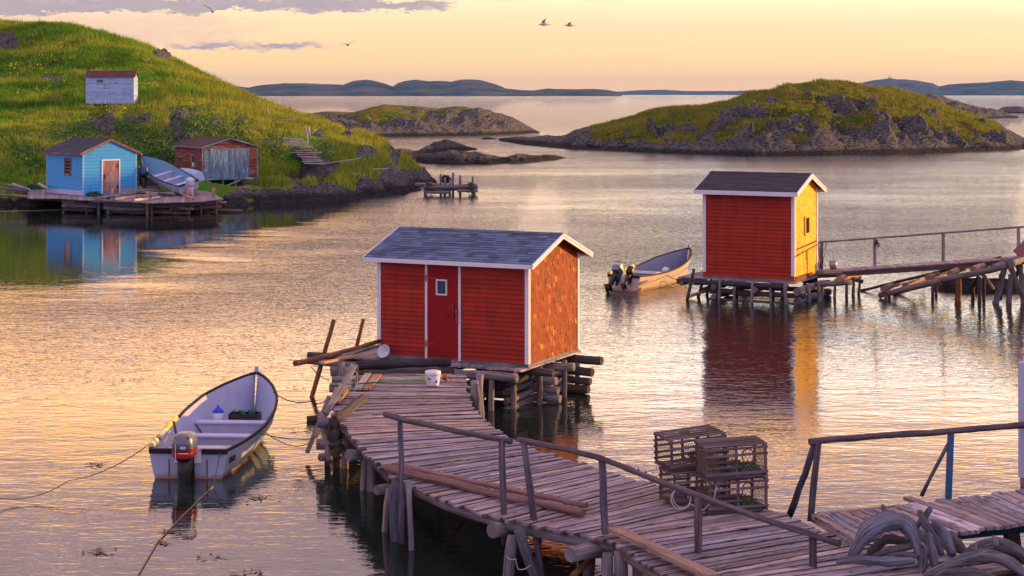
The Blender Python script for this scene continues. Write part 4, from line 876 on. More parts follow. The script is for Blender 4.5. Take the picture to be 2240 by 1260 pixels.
while s<acc[-1]-.1:
    wd=min(random.uniform(.12,.235),acc[-1]-s); j0=random.uniform(-.09,.06); j1=random.uniform(-.09,.06); g=.028+random.random()**2*.03
    a0=at(LW,s);a1=at(LW,s+wd-g*1.0); b0=at(RW,s); b1=at(RW,s+wd-g); d0=(b0-a0).normalized(); d1=(b1-a1).normalized(); dz=V3((0,0,random.uniform(-.012,.012))); dz2=V3((0,0,random.uniform(-.012,.012)))
    a0=a0-d0*(.04+j0)+dz; a1=a1-d1*(.04+j0)+dz; b0=b0+d0*(.02+j1)+dz2; b1=b1+d1*(.02+j1)+dz2; D_=V3((0,0,-.042))
    ks=3; off=(random.uniform(0,50),random.uniform(0,50)); T=random.uniform(.6,1.2); sag=[random.uniform(-.007,.007) for _ in range(ks+1)]; wj=[random.uniform(-.008,.012) for _ in range(ks+1)]
    for k in range(ks):
        f0,f1=k/ks,(k+1)/ks; A0=a0.lerp(b0,f0)+V3((0,0,sag[k])); A1=a0.lerp(b0,f1)+V3((0,0,sag[k+1])); B0_=a1.lerp(b1,f0)+V3((0,0,sag[k])); B1_=a1.lerp(b1,f1)+V3((0,0,sag[k+1]))
        nn=(B0_-A0).normalized(); B0_=B0_-nn*abs(wj[k]); B1_=B1_-nn*abs(wj[k+1])
        L_=(A1-A0).length; u0=off[0]+L_*k; u1_=u0+L_; v0=off[1]; v1=v0+wd
        # stations run towards the viewer: A is the far edge, B the near one
        mb.face([B0_,B1_,A1,A0],[(u0,v0),(u1_,v0),(u1_,v1),(u0,v1)],T)
        mb.face([B0_+D_,B1_+D_,B1_,B0_],[(u0,v0),(u1_,v0),(u1_,v0+.04),(u0,v0+.04)],T*.5)  # near edge toned dark, painting shade into the gaps between planks
        mb.face([A1+D_,A0+D_,A0,A1],None,T); mb.face([A0+D_,A1+D_,B1_+D_,B0_+D_],None,T)
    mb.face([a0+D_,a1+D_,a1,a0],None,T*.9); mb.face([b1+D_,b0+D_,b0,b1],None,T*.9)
    s+=wd
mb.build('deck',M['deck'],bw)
# stringers
def poly_log(par,name,pts,r,mat): 
    mb=MB(); mb.tube(pts,r,9,wob=.06); return mb.build(name,M[mat],par)
dn=V3((0,0,-.14))
def inner(i,f): return LW[i].lerp(RW[i],f)+dn
poly_log(bw,'stringer',[inner(i,.03) for i in range(3,7)],.085,'dark'); poly_log(bw,'stringer',[inner(i,.045) for i in range(6,10)],.09,'grey'); poly_log(bw,'stringer',[inner(i,.04) for i in range(9,12)],.085,'grey'); poly_log(bw,'stringer',[inner(i,.04)+V3((0,0,-.02)) for i in range(11,15)],.09,'grey')
poly_log(bw,'stringer',[inner(i,.95) for i in range(3,8)],.085,'dark'); poly_log(bw,'stringer',[inner(i,.95) for i in range(7,15)],.085,'dark'); poly_log(bw,'stringer',[inner(i,.5) for i in range(0,15)],.085,'dark')
# cross logs that stick out on the near side, with their piles
def Wd(px,py,i,f=0): # pixel at the depth of the deck edge station
    return W(px,py,Y=(LW[i].lerp(LW[min(i+1,14)],f)).y)
for (a,b,Y0,Y1,r) in (((763,996),(880,985),31.4,32.6,.105),((824,1072),(960,1050),28.6,29.8,.09),((1078,1160),(1230,1130),25.6,27.2,.11),((1247,1214),(1440,1180),24.1,25.4,.11),((695,925),(812,918),33.6,33.9,.105),((692,972),(815,968),33.4,33.6,.115),((700,1001),(760,999),33.2,33.6,.08)):
    plog(bw,'cross_log',W(*a,Y=Y0),W(*b,Y=Y1),r,r*.9,'grey',.01)
for (a,b,Y0,r,mt) in (((797,998),(795,1062),31.6,.055,'grey'),((812,995),(812,1075),31.5,.085,'grey'),((862,1060),(866,1158),28.0,.095,'drift'),((850,1068),(843,1142),28.6,.05,'grey'),((893,1050),(898,1156),27.4,.05,'grey'),
    ((1122,1172),(1110,1275),25.3,.085,'grey'),((1135,1160),(1180,1290),25.2,.085,'drift'),((1290,1180),(1286,1300),25.0,.09,'dark'),((1330,1210),(1328,1320),24.0,.085,'grey'),((1358,1205),(1362,1330),24.0,.10,'grey'),((1395,1225),(1398,1330),24.2,.085,'grey'),((1415,1240),(1425,1340),25.5,.06,'dark'),
    ((742,905),(738,1000),33.5,.09,'dark'),((757,915),(755,1005),33.4,.07,'grey'),((722,930),(718,1000),33.6,.07,'dark'),((1005,1110),(1003,1150),30.5,.07,'grey'),((1035,1105),(1058,1145),29.8,.075,'grey'),((1180,1160),(1175,1230),27.5,.06,'dark')):
    p=W(*a,Y=Y0); q_=W(*b,Y=Y0); d_=(q_-p).normalized(); k=(p.z+.7)/max(-d_.z,.3); plog(bw,'pile',p+d_*k,p,r,r*.93,mt,0)
for (a,Y0,b,Y1,r) in (((888,1070),27.8,(1042,1146),29.6,.04),((1190,1120),26.4,(1290,1192),25.2,.045),((1250,1262),24,(1310,1205),25,.045),((700,905),34.2,(722,1010),33.0,.06)):
    plog(bw,'brace',W(*a,Y=Y0),W(*b,Y=Y1),r,r,'brown' if r<.05 else 'grey')
# lengthwise crib logs seen on end at the left corner
for px,py,Y0,r in ((730,922,33.2,.11),(727,957,33.0,.11),(731,992,32.8,.075)): 
    p=W(px,py,Y=Y0); plog(bw,'crib_log',p,p+V3((.35,2.4,0)),r,r,'dark',0)
for px,Y0 in ((1050,37.3),(1040,36.4)):
    q_=W(px,880,Y=Y0); q_.z=-.6; p=q_.copy(); p.z=1.18; plog(bw,'pile',q_,p,.085,.08,'grey',0)
plog(bw,'pile',W(1048,930,Y=35.9),W(1040,842,Y=35.9),.09,.085,'grey',0)
for x,y in ((.8,.9),(.3,.9),(.3,5),(.9,8),(.5,10)): pass
for i in (5,7,9,11): 
    for f in(.5,.92):
        p=inner(i,f); q_=p.copy(); q_.z=-.7; plog(bw,'pile',q_,p,.07,.07,'dark',0)
# handrails
def rail(label,pts,posts,rr=.045):
    t=thing('handrail',pts[0],label,'handrail'); mb=MB()
    pp=[]; 
    for a,b in zip(pts,pts[1:]):
        for k in range(4): pp.append(a.lerp(b,k/4)+V3((0,0,random.uniform(-.008,.008))))
    pp.append(pts[-1]); mb.tube(pp,[rr*random.uniform(.92,1.1) for _ in pp],9,.9,wob=.04); mb.build('rail',M['railw'],t)
    for a,b,r,mt in posts:
        mt='railw'
        mb=MB(); mb.log(b,a,r,r*.9,9,bend=.006,knots=2); mb.build('post',M[mt],t)
    return t
rail('pole handrail from the curve of the boardwalk, farther of the two along it',[W(842,905,Y=27.9),W(885,919,Y=27.5),W(1000,943,Y=26.6),W(1118,965,Y=25.9)],
    [(W(875,918,Y=27.6),W(879,1190,Y=27.3),.052,'grey'),(W(1098,962,Y=26.0),W(1104,1192,Y=25.9),.052,'grey')])
rail('long sagging pole handrail running down the near side of the boardwalk to the ramp',[W(1133,961,Y=25.8),W(1250,985,Y=25.1),W(1312,1001,Y=24.7),W(1400,1037,Y=24.2),W(1530,1086,Y=23.6),W(1700,1145,Y=22.9),W(1838,1190,Y=22.4)],
    [(W(1146,968,Y=25.7),W(1190,1320,Y=25.2),.055,'grey'),(W(1317,1006,Y=24.7),W(1330,1300,Y=24.4),.058,'grey'),(W(1527,1088,Y=23.6),W(1530,1330,Y=23.3),.058,'grey'),(W(1778,1172,Y=22.7),W(1781,1330,Y=22.6),.055,'grey')],.042)
# loose timber on the boardwalk
def zline(lab,a,b,z,r0,r1,mat,name='pole',cat='pole',knots=6,group=None):
    p0=W(*a,z); p1=W(*b,z); t=thing(name,p0,lab,cat,group=group); mb=MB(); mb.log(p0,p1,r0,r1,10,knots=knots,bend=.01); mb.build('stem',M[mat],t); return t
zline('knotty bark-covered pole lying along the boardwalk edge, nearest the water',(845,1022),(1276,1122),1.02,.062,.055,'bark',knots=16,group='bark poles on the boardwalk')
zline('reddish bark-covered pole lying just inside the other one on the boardwalk',(868,1016),(1284,1106),1.04,.055,.045,'bark',knots=16,group='bark poles on the boardwalk')
zline('short bark pole half hidden between two longer poles on the boardwalk',(1090,1085),(1242,1112),1.0,.035,.035,'bark',knots=3,group='bark poles on the boardwalk')
p0=W(1342,1156,1.10); p1=W(1560,1262,1.16); t=thing('plank',p0,'long thick brown plank lying along the near edge of the boardwalk','plank'); mb=MB(); mb.beam(p0,p1,.19,.06,t=1); mb.build('board',M['thick'],t)
zline('short orange-brown log at the bottom edge below the handrail post',(1535,1246),(1600,1280),1.06,.06,.06,'brown','log','log',1)
for lab,a,b,w_,mt in (('pale plank of a pair lying beside the green pole on the boardwalk',(783,851),(806,818),.15,'pale'),('brown plank of a pair lying beside the green pole on the boardwalk',(802,851),(826,820),.17,'tan'),('narrow pale plank standing out at the left edge of the boardwalk',(737,880),(763,845),.12,'tan')):
    p0=W(*a,ZB+.05); p1=W(*b,ZB+.05); t=thing('plank',p0,lab,'plank'); mb=MB(); mb.beam(p0,p1,w_,.045,t=1); mb.build('board',M[mt],t)
for lab,a,Y0,b,Y1,w_,mt in (('grey plank leaning against the left end of the boardwalk, the topmost',(742,862),35.2,(774,799),36.6,.14,'grey'),('grey board leaning down to the water at the boardwalk corner',(672,990),34.2,(720,868),35.0,.09,'grey'),('reddish board leaning at the left corner of the boardwalk',(690,955),34.2,(738,850),35.4,.10,'tan'),('stout grey board propped upright beside the boardwalk corner',(712,905),34.5,(750,842),35.4,.13,'grey')):
    p0=W(*a,Y=Y0); p1=W(*b,Y=Y1); t=thing('plank',p0,lab,'plank'); mb=MB(); mb.beam(p0,p1,w_,.05,up=(0,-1,.2)); mb.build('board',M[mt],t)
# bucket, basin, green pole, net hoop
pb=W(947,843,ZB+.02); t=thing('bucket',pb,'white plastic bucket with lid and blue label standing on the boardwalk','bucket')
mb=MB(); lathe(mb,[(0,0),(.125,0),(.133,.012),(.158,.25)],(0,0,0),28,1); mb.build('body',M['whitep'],t,True); mb=MB(); lathe(mb,[(.158,.225),(.170,.228),(.172,.285),(.165,.31),(.14,.318),(0,.315)],n=28); mb.build('lid',M['whitep'],t,True)
mb=MB(); mb.tube([(.165*math.cos(a),.168*math.sin(a)-.02,.23-.11*math.sin(-a)) for a in np.linspace(math.pi,2*math.pi,9)],.005,6,1); mb.build('handle',M['whitep'],t,True)
def patch(par,name,mat,a0,a1,z0,z1,r):
    mb=MB(); k=6
    for i in range(k):
        g0=a0+(a1-a0)*i/k; g1=a0+(a1-a0)*(i+1)/k; mb.face([(r(z0)*math.cos(g0),r(z0)*math.sin(g0),z0),(r(z0)*math.cos(g1),r(z0)*math.sin(g1),z0),(r(z1)*math.cos(g1),r(z1)*math.sin(g1),z1),(r(z1)*math.cos(g0),r(z1)*math.sin(g0),z1)],None,1,0,True)
    mb.build(name,mat,par,True)
rr_=lambda z:.136+.025*z/.25
M['orange']=plain('orange_print',(.75,.25,.02),.4,0,.1); M['pinkp']=plain('pink_print',(.7,.25,.35),.4,0,.1)
patch(t,'mark',M['orange'],3.60,3.95,.135,.20,rr_); patch(t,'mark',M['navy'],4.0,4.45,.14,.175,rr_); patch(t,'mark',M['pinkp'],3.95,4.45,.085,.105,rr_); patch(t,'mark',M['bluep'],5.15,5.45,.07,.14,rr_)
t=thing('dipper',W(968,826,ZB+.10),'red plastic scoop lying behind the white bucket','scoop'); mb=MB(); lathe(mb,[(0,0),(.05,.0),(.07,.10),(.066,.10),(.045,.01)],n=14); mb.v=[(z_,y_,x_) for x_,y_,z_ in mb.v]; mb.tube([(.1,0,0),(.22,0,-.04)],.014,6,1); mb.build('cup',M['redmetal'],t,True)
p0=W(722,844,Y=36.3); p1=W(968,824,ZB+.07); t=thing('green_pole',p0,'thin dark green pole lying across the far end of the boardwalk','pole'); mb=MB(); mb.tube([p0,p0.lerp(p1,.5)+V3((0,0,-.01)),p1],.019,8,1); mb.build('shaft',M['rope_green'],t)
pc=H1(.35,-.28,.09); t=thing('basin',pc,'pale blue plastic basin tipped on its side against the red shed wall','basin',rot=(math.radians(62),math.radians(-10),math.radians(-20))); mb=MB(); lathe(mb,[(0,-.1),(.09,-.1),(.11,-.09),(.15,.05),(.165,.055),(.16,.062),(.14,.045),(.105,-.08),(0,-.085)],n=26); mb.build('bowl',M['bowl'] if 'bowl' in M else M['whitep'],t,True)
t.location=H1(.30,-.26,.08)
t=thing('net_hoop',W(775,850,Y=35.6),'white wire hoop with netting propped by the planks on the boardwalk','net hoop'); mb=MB(); cc=W(771,838,Y=35.7)
ring=[cc+V3((math.cos(a)*.09+.05*math.sin(a),0.04*math.cos(a),math.sin(a)*.24)) for a in np.linspace(0,2*math.pi,19)]; mb.tube(ring,.007,6,1); 
for k in (3,6,9,12): mb.tube([ring[k],ring[-k]],.005,5,1)
mb.build('hoop',M['rope_white'],t)
# ---------------- lobster traps ----------------
def trapproto():
    r=thing('lobster_trap',(0,0,0),'x','lobster trap'); w_,d_,h_=.90,.55,.46
    f=MB()
    for x in(0,w_/2,w_):
        f.box(x-.02,x+.02,0,d_,0,.035); f.box(x-.02,x+.02,0,d_,h_-.03,h_)
        for y in(0,d_-.03): f.box(x-.018,x+.018,y,y+.03,.03,h_-.03)
    f.build('frame',M['trap'],r,True)
    for nm,pl in (('side_laths','f'),('side_laths','b'),('top_laths','t'),('floor_laths','u')):
        mb=MB(); k=5 if pl in'fb' else 6
        for i in range(k):
            if pl in 'fb':
                z=.04+i*(h_-.09)/(k-1)+random.uniform(-.008,.008); x1=w_+.03 if (i in(0,3,4)) else w_*.56; y=-.014 if pl=='f' else d_+.002
                mb.box(-.03,x1,y,y+.012,z,z+.036,random.uniform(.6,1.2))
            else:
                y=.0+i*(d_-.05)/(k-1); z=h_+.001 if pl=='t' else -.014; mb.box(-.03,w_+.03,y,y+.05,z,z+.013,random.uniform(.6,1.2))
        mb.build(nm,M['trap'],r,True)
    nb=MB()
    def netp(o,a,b,la,lb,n1,n2):
        o=V3(o);a=V3(a);b=V3(b)
        for i in range(-n2,n1):
            for sg in(1,-1):
                t0=i*la/n1; p=[];
                x0,y0,x1,y1=(t0,0,t0+lb*.8,lb) if sg==1 else (t0+lb*.8,0,t0,lb)
                if x1!=x0:
                    for (lo,hi) in ((0,la),):
                        k=(y1-y0)/(x1-x0)
                        ax,ay,bx,by=x0,y0,x1,y1
                        if ax<lo: ay+=k*(lo-ax); ax=lo
                        if ax>hi: ay+=k*(hi-ax); ax=hi
                        if bx<lo: by+=k*(lo-bx); bx=lo
                        if bx>hi: by+=k*(hi-bx); bx=hi
                        if abs(ax-bx)>.01: nb.tube([o+a*ax+b*ay,o+a*bx+b*by],.0035,3,1,cap=False)
    netp((-.01,.02,.04),(0,1,0),(0,0,1),d_-.04,h_-.08,9,6); netp((w_+.01,.02,.04),(0,1,0),(0,0,1),d_-.04,h_-.08,9,6); netp((w_*.56,.004,.04),(1,0,0),(0,0,1),w_*.44,h_-.1,7,6); netp((w_*.5,.02,.04),(0,1,0),(0,0,1),d_-.04,h_-.08,8,6); netp((0,.004,.04),(1,0,0),(0,0,1),w_*.2,h_-.1,4,6)
    nb.build('netting',M['rope_tan'],r,True)
    rg=MB(); rg.tube([(w_*.78+.09*math.cos(a),d_*.45,.24+.11*math.sin(a)) for a in np.linspace(0,6.283,15)],.010,6,1); rg.build('entry_ring',M['black'],r,True)
    wd=MB()
    for _ in range(26):
        x=random.uniform(.5,.85); y=random.uniform(.08,.45); wd.tube([(x,y,.02),(x+random.uniform(-.1,.1),y+random.uniform(-.1,.1),.05+random.random()*.07),(x+random.uniform(-.18,.18),y,.03)],.012,4,1)
    wd.build('weed',M['net'],r,True)
    return r
def dup(root,label,group,loc,rot):
    r=root.copy(); COL.objects.link(r); r.location=loc; r.rotation_euler=rot; tag(r,label,None,group)
    for ch in list(root.children):
        c=ch.copy(); COL.objects.link(c); c.parent=r
        for g in ch.children: d_=g.copy(); COL.objects.link(d_); d_.parent=c
    return r
tp=trapproto(); tp['group']='lobster traps stacked on the boardwalk'; a17=math.radians(16)
base=W(1554,1122,1.02); ex=V3((math.cos(a17),math.sin(a17),0)); ey=V3((-math.sin(a17),math.cos(a17),0))
tp.location=base; tp.rotation_euler=(0,0,a17); tp['label']='lowest lobster trap of the stack, the front one standing on the boardwalk'
G_='lobster traps stacked on the boardwalk'
dup(tp,'lower back lobster trap with white rope hanging from it on the boardwalk',G_,base+ey*.62-ex*.32,(0,0,a17+.03))
dup(tp,'upper front lobster trap, the widest, with weed on its open end',G_,base+V3((-.04,-.03,.50)),(math.radians(1),math.radians(-2),a17-.10))
dup(tp,'topmost back lobster trap at the left of the stack',G_,base+ey*.66-ex*.34+V3((0,0,.50)),(math.radians(3),math.radians(-3),a17+.10))
t=thing('rope',base-ex*.35+ey*.45,'pale coiled rope hanging at the left of the lobster traps','rope'); mb=MB(); q0=base-ex*.38+ey*.30
mb.tube([q0+V3((.14*math.cos(a)+.02*a*.3,-.06*math.sin(a*.5),.17+.15*math.sin(a))) for a in np.linspace(0,12,34)],.010,6,1); mb.tube([q0+V3((.15,0,.1)),q0+V3((.35,-.15,.03)),q0+V3((.5,-.2,.2)),q0+V3((.55,-.15,.45))],.010,6,1); mb.build('coil',M['rope_white'],t)
# ---------------- ramp on the right ----------------
rp=thing('plank_ramp',W(2000,1140,0),'rough plank ramp rising to the right from the end of the boardwalk','ramp')
FE=[(1772,1122),(1857,1119),(1956,1107),(2029,1097),(2120,1085),(2225,1074),(2330,1062)]; NE=[(1872,1180),(1960,1172),(2101,1162),(2182,1152),(2250,1142),(2340,1132),(2440,1122)]
mb=MB(); k=24; zr=lambda f:1.12+.22*f
def pl(P,f): f=f*(len(P)-1); i=min(int(f),len(P)-2); g=f-i; return (P[i][0]*(1-g)+P[i+1][0]*g,P[i][1]*(1-g)+P[i+1][1]*g)
for i in range(k):
    f0=i/k; f1=(i+1)/k-.007; a=W(*pl(FE,f0),zr(f0)); b=W(*pl(FE,f1),zr(f1)); c=W(*pl(NE,f1),zr(f1)); d_=W(*pl(NE,f0),zr(f0)); j=random.uniform(-.07,.07); u_=(a-d_).normalized(); a+=u_*j;b+=u_*j; j=random.uniform(-.06,.06); c+=u_*j; d_+=u_*j
    if i==11: e_=u_*.45; a+=e_; b+=e_
    th_=.05 if i else .12; D_=V3((0,0,-th_)); T=random.uniform(.6,1.1) if i not in(9,10) else 1.5
    mb.hexa([d_+D_,a+D_,b+D_,c+D_,d_,a,b,c][:4] and [a+D_,d_+D_,c+D_,b+D_,a,d_,c,b],T)
mb.build('deck',M['deck'],rp)
M['bluepost']=painted('blue_painted_post',(.02,.12,.30),(.10,.09,.10),.50,.5,.2); M['teal']=painted('dark_teal_beam',(.02,.07,.09),(.1,.09,.09),.55,.7,.2)
mb=MB(); mb.beam(W(1985,1180,Y=23.8),W(2420,1135,Y=25.6),.09,.13,t=1); mb.build('side_beam',M['teal'],rp)
mb=MB(); mb.beam(W(1790,1131,Y=25.6),W(2400,1075,Y=27.5),.09,.12,t=1); mb.build('side_beam',M['grey'],rp)
plog(rp,'pile',W(2222,1300,Y=25),W(2212,1165,Y=25),.12,.12,'dark',0); plog(rp,'pile',W(1880,1330,Y=25.4),W(1880,1190,Y=25.4),.09,.09,'dark',0)
t=rail('pole handrail over the ramp on round posts, one of them painted blue',[W(1771,966,Y=25.9),W(1900,955,Y=26.2),W(2082,943,Y=26.6),W(2300,924,Y=27.2)],
  [(W(1790,970,Y=25.9),W(1773,1140,Y=25.8),.052,'grey'),(W(1782,972,Y=25.95),W(1727,1128,Y=26.6),.055,'grey')],.05)
mb=MB(); mb.beam(W(2080,947,Y=26.6),W(2074,1106,Y=26.4),.085,.085,up=(0,-1,0),t=1); o=mb.build('post',M['bluepost'],t); o['label']='blue painted post'
mb=MB(); mb.log(W(2016,1084,Y=27),W(2074,972,Y=26.6),.032,.03,8); mb.build('brace',M['grey'],t)
# white corner post of the stage at the right edge
t=thing('corner_post',W(2238,1040,Y=27.4),'white painted timber post at the right edge above the ramp','post'); mb=MB(); mb.beam(W(2237,1044,Y=27.4),W(2237,792,Y=27.4),.11,.11,up=(0,-1,0),t=1); mb.build('post',M['skirt'],t); mb=MB(); mb.log(W(2240,1075,Y=27.4),W(2238,1044,Y=27.4),.05,.05,bend=0); mb.build('foot',M['grey'],t)
# ---------------- driftwood ribs ----------------
def rib(lab,pts,rs,mat='drift',z=None,knots=0):
    P=[W(a,b,Y=c) for a,b,c in pts]; t=thing('driftwood',P[0],lab,'driftwood',group='bent driftwood timbers heaped on the boardwalk end')
    # smooth with catmull-rom
    Q=[];R_=[]; n=len(P)
    for i in range(n-1):
        p0=P[max(i-1,0)];p1=P[i];p2=P[i+1];p3=P[min(i+2,n-1)]
        for k in range(5):
            u=k/5; Q.append(.5*((2*p1)+(p2-p0)*u+(2*p0-5*p1+4*p2-p3)*u*u+(3*p1-p0-3*p2+p3)*u**3)); R_.append((rs[i]*(1-u)+rs[i+1]*u)*random.uniform(.95,1.05))
    Q.append(P[-1]); R_.append(rs[-1]); R_=[r_*(1+.10*math.sin(i*1.3)+random.uniform(-.07,.07)) for i,r_ in enumerate(R_)]; R_[0]*=.6; R_[-1]*=.6; mb=MB(); mb.tube(Q,R_,12,random.uniform(.7,1.2),wob=.09)
    mb.build('timber',M[mat],t); return t
Yd=22.6
rib('large arched grey driftwood rib, outermost of the heap',[(1860,1220,22.8),(1895,1172,22.8),(1950,1143,22.9),(1985,1152,22.9),(2012,1200,22.7),(2022,1262,22.5)],[.06,.10,.11,.10,.08,.05])
rib('arched driftwood rib nested just behind the largest one',[(1874,1208,23.1),(1890,1160,23.1),(1935,1134,23.2),(1980,1142,23.2),(2022,1186,23.1)],[.05,.08,.09,.09,.05])
rib('long tapered driftwood horn pointing left along the deck',[(1829,1229,22.4),(1870,1224,22.4),(1940,1228,22.4),(2000,1226,22.4)],[.03,.055,.065,.05])
rib('tapered driftwood horn lying above the longest one',[(1905,1219,22.8),(1950,1204,22.8),(2000,1193,22.8)],[.025,.05,.05])
rib('short pale driftwood horn inside the big arch',[(1940,1216,22.6),(1975,1212,22.6),(2010,1218,22.5)],[.02,.035,.035])
rib('straight driftwood stick crossing upright above the heap',[(2000,1155,23.0),(2018,1136,23.0),(2037,1110,23.0)],[.045,.042,.045])
rib('forked upright driftwood stem in the middle of the heap',[(2010,1116,22.9),(2022,1140,22.8),(2048,1185,22.7),(2062,1215,22.6)],[.035,.05,.06,.04])
rib('thick driftwood stump leaning in the middle of the heap',[(2030,1165,22.6),(2036,1200,22.5),(2048,1245,22.4)],[.05,.075,.055])
rib('broad driftwood slab leaning right of the forked stem',[(2042,1140,23.1),(2062,1170,23.1),(2085,1215,22.9)],[.06,.10,.07])
rib('second broad driftwood slab farther right behind the heap',[(2073,1164,23.3),(2090,1190,23.2),(2118,1212,23.1)],[.07,.09,.05])
rib('small pale driftwood hook below the crossing stick',[(2012,1188,22.4),(2022,1200,22.4),(2020,1235,22.4),(2012,1262,22.3)],[.03,.045,.04,.03])
rib('driftwood knob standing up left of the crossing sticks',[(1930,1104,23.3),(1938,1125,23.3),(1955,1142,23.2)],[.028,.045,.06])
rib('broken driftwood spike behind the two arched ribs',[(1972,1127,23.4),(1985,1145,23.4),(2000,1165,23.3)],[.035,.05,.04])
rib('second arched driftwood rib at the bottom right corner, the upper one',[(2098,1232,22.9),(2130,1205,22.9),(2180,1192,23),(2240,1215,22.9),(2290,1270,22.8)],[.05,.09,.10,.10,.08])
rib('smooth driftwood rib arching below the bottom right one',[(2020,1262,22.2),(2085,1232,22.3),(2150,1216,22.4),(2200,1226,22.4),(2250,1262,22.3)],[.04,.07,.085,.08,.06])
rib('driftwood rib along the bottom edge of the heap',[(2010,1285,21.9),(2060,1262,22),(2120,1256,22.1),(2180,1270,22.1)],[.05,.08,.09,.07])
rib('round driftwood knob on top of the bottom right arch',[(2182,1198,22.9),(2174,1172,23.0)],[.055,.035])
rib('blunt driftwood knob left on the bottom right arch',[(2130,1212,22.8),(2136,1190,22.9)],[.06,.04])
rib('dark bent driftwood deep inside the big arch',[(1900,1215,23.2),(1940,1180,23.2),(1990,1190,23.1)],[.06,.07,.05],'dark')
# ---------------- water weed and ropes ----------------
def rope(lab,pts,r,mat,sag=0,name='rope'):
    P=[W(a,b,z=c[1]) if isinstance(c,tuple) else W(a,b,Y=c) for a,b,c in pts]; Q=[]
    for i in range(len(P)-1):
        for k in range(8): u=k/8; Q.append(P[i].lerp(P[i+1],u)+V3((0,0,-sag*4*u*(1-u))))
    Q.append(P[-1]); t=thing(name,P[0],lab,'rope'); mb=MB(); mb.tube(Q,r,5,1,cap=True); mb.build('line',M[mat],t); return t
Zw=('z',.012)
rope('tan mooring line running left from the white skiff stern into the water',[(331,968,32.6),(150,1052,31.0),(0,1090,30.4),(-120,1100,30.2)],.011,'rope_tan',.12)
rope('dark mooring line from the skiff bow to the wharf',[(598,858,35.4),(680,878,36.2),(722,866,36.8)],.011,'rope_dark',.10)
rope('green mooring line from the skiff side to the boardwalk corner',[(560,945,34.3),(690,959,34.2)],.011,'rope_green',.06)
rope('tan line looping from the skiff side to the boardwalk corner',[(500,985,32.8),(572,939,34.6),(640,975,34.3),(688,962,34.2)],.010,'rope_tan',.05)
rope('green line dropping from the skiff transom into the water',[(482,985,32.5),(478,1010,32.3),(466,1064,Zw)],.011,'rope_green',.0)
rope('weedy tan rope floating from the skiff stern toward the bottom edge',[(466,1064,Zw),(400,1128,Zw),(345,1185,Zw),(300,1262,Zw)],.012,'rope_tan',0)
rope('yellow line coiled over the left stern corner of the white skiff',[(336,960,32.7),(352,975,32.9),(366,955,33.2),(384,966,33.2),(372,975,33)],.012,'rope_yellow',.02)
rope('pale line hanging along the side of the cream skiff',[(1440,597,64.6),(1455,615,64.4),(1480,622,65.0)],.016,'rope_white',.12); rope('dark bow line from the cream skiff to the far shed piles',[(1455,598,65),(1500,612,62),(1515,604,61)],.014,'rope_dark',.1)
rope('dark line from the pole end down to the wharf',[(680,802,38),(720,832,38.2)],.008,'rope_dark',.05)
rope('pale twine knotted round the near piles of the boardwalk',[(1108,1217,25.1),(1128,1222,25.0),(1134,1245,25.0),(1160,1236,24.9)],.007,'rope_white',.03)
m,q=newmat('seaweed'); q.p.inputs['Base Color'].default_value=(.10,.05,.015,1); q.p.inputs['Roughness'].default_value=.4; M['weed']=m
def weed(lab,px,py,n,sp,elong=3):
    c=W(px,py,0); t=thing('seaweed_clump',c,lab,'seaweed',group='seaweed drifting on the water'); mb=MB()
    for _ in range(n):
        x=random.gauss(0,sp); y=random.gauss(0,sp*.7); a=random.uniform(0,3.14); l=random.uniform(.03,.09); w2=random.uniform(.012,.03); z=.012+random.uniform(0,.02)
        u=V3((math.cos(a)*l,math.sin(a)*l,random.uniform(-.01,.012))); v=V3((-math.sin(a)*w2,math.cos(a)*w2,0)); o=V3((x,y,z)); mb.face([o-u-v,o+u-v*.4,o+u*1.2+v*.3,o-u*.5+v],None,1)
    mb.build('fronds',M['weed'],t,True)
for lab,px,py,n,sp in (('brown seaweed tuft floating below the skiff at the bottom left',218,1207,26,.12),('seaweed tuft floating left of the skiff',205,1016,22,.13),('small seaweed tuft near the bottom edge under the skiff',458,1220,12,.10),('seaweed on the floating rope, the lower bit',352,1188,14,.09),('seaweed on the floating rope, the upper bit',372,1163,14,.08),('thin scatter of seaweed right of the floating rope',400,1172,10,.2),
   ('seaweed patch right of the skiff reflection',575,1090,26,.14),('tiny seaweed bits at the bottom right of the skiff',540,1253,14,.12),('seaweed bits floating right of the shed reflection',1320,1044,18,.13),('faint seaweed line on the water left of the wharf',260,832,16,.3),('seaweed flecks near the left edge below the dock reflection',205,720,12,.3),('small seaweed spot below the tall stake',648,850,14,.14),('seaweed beside the drifting board near the boardwalk corner',660,945,20,.35),('scattered seaweed left of the lobster traps',1440,1030,14,.18)):
    weed(lab,px,py,n,sp)
t=thing('drift_log',W(672,918,0),'dark half-sunk log floating beside the boardwalk corner','log'); mb=MB(); mb.log(W(672,918,.03),W(706,914,.05),.09,.08); mb.build('log',M['dark'],t)
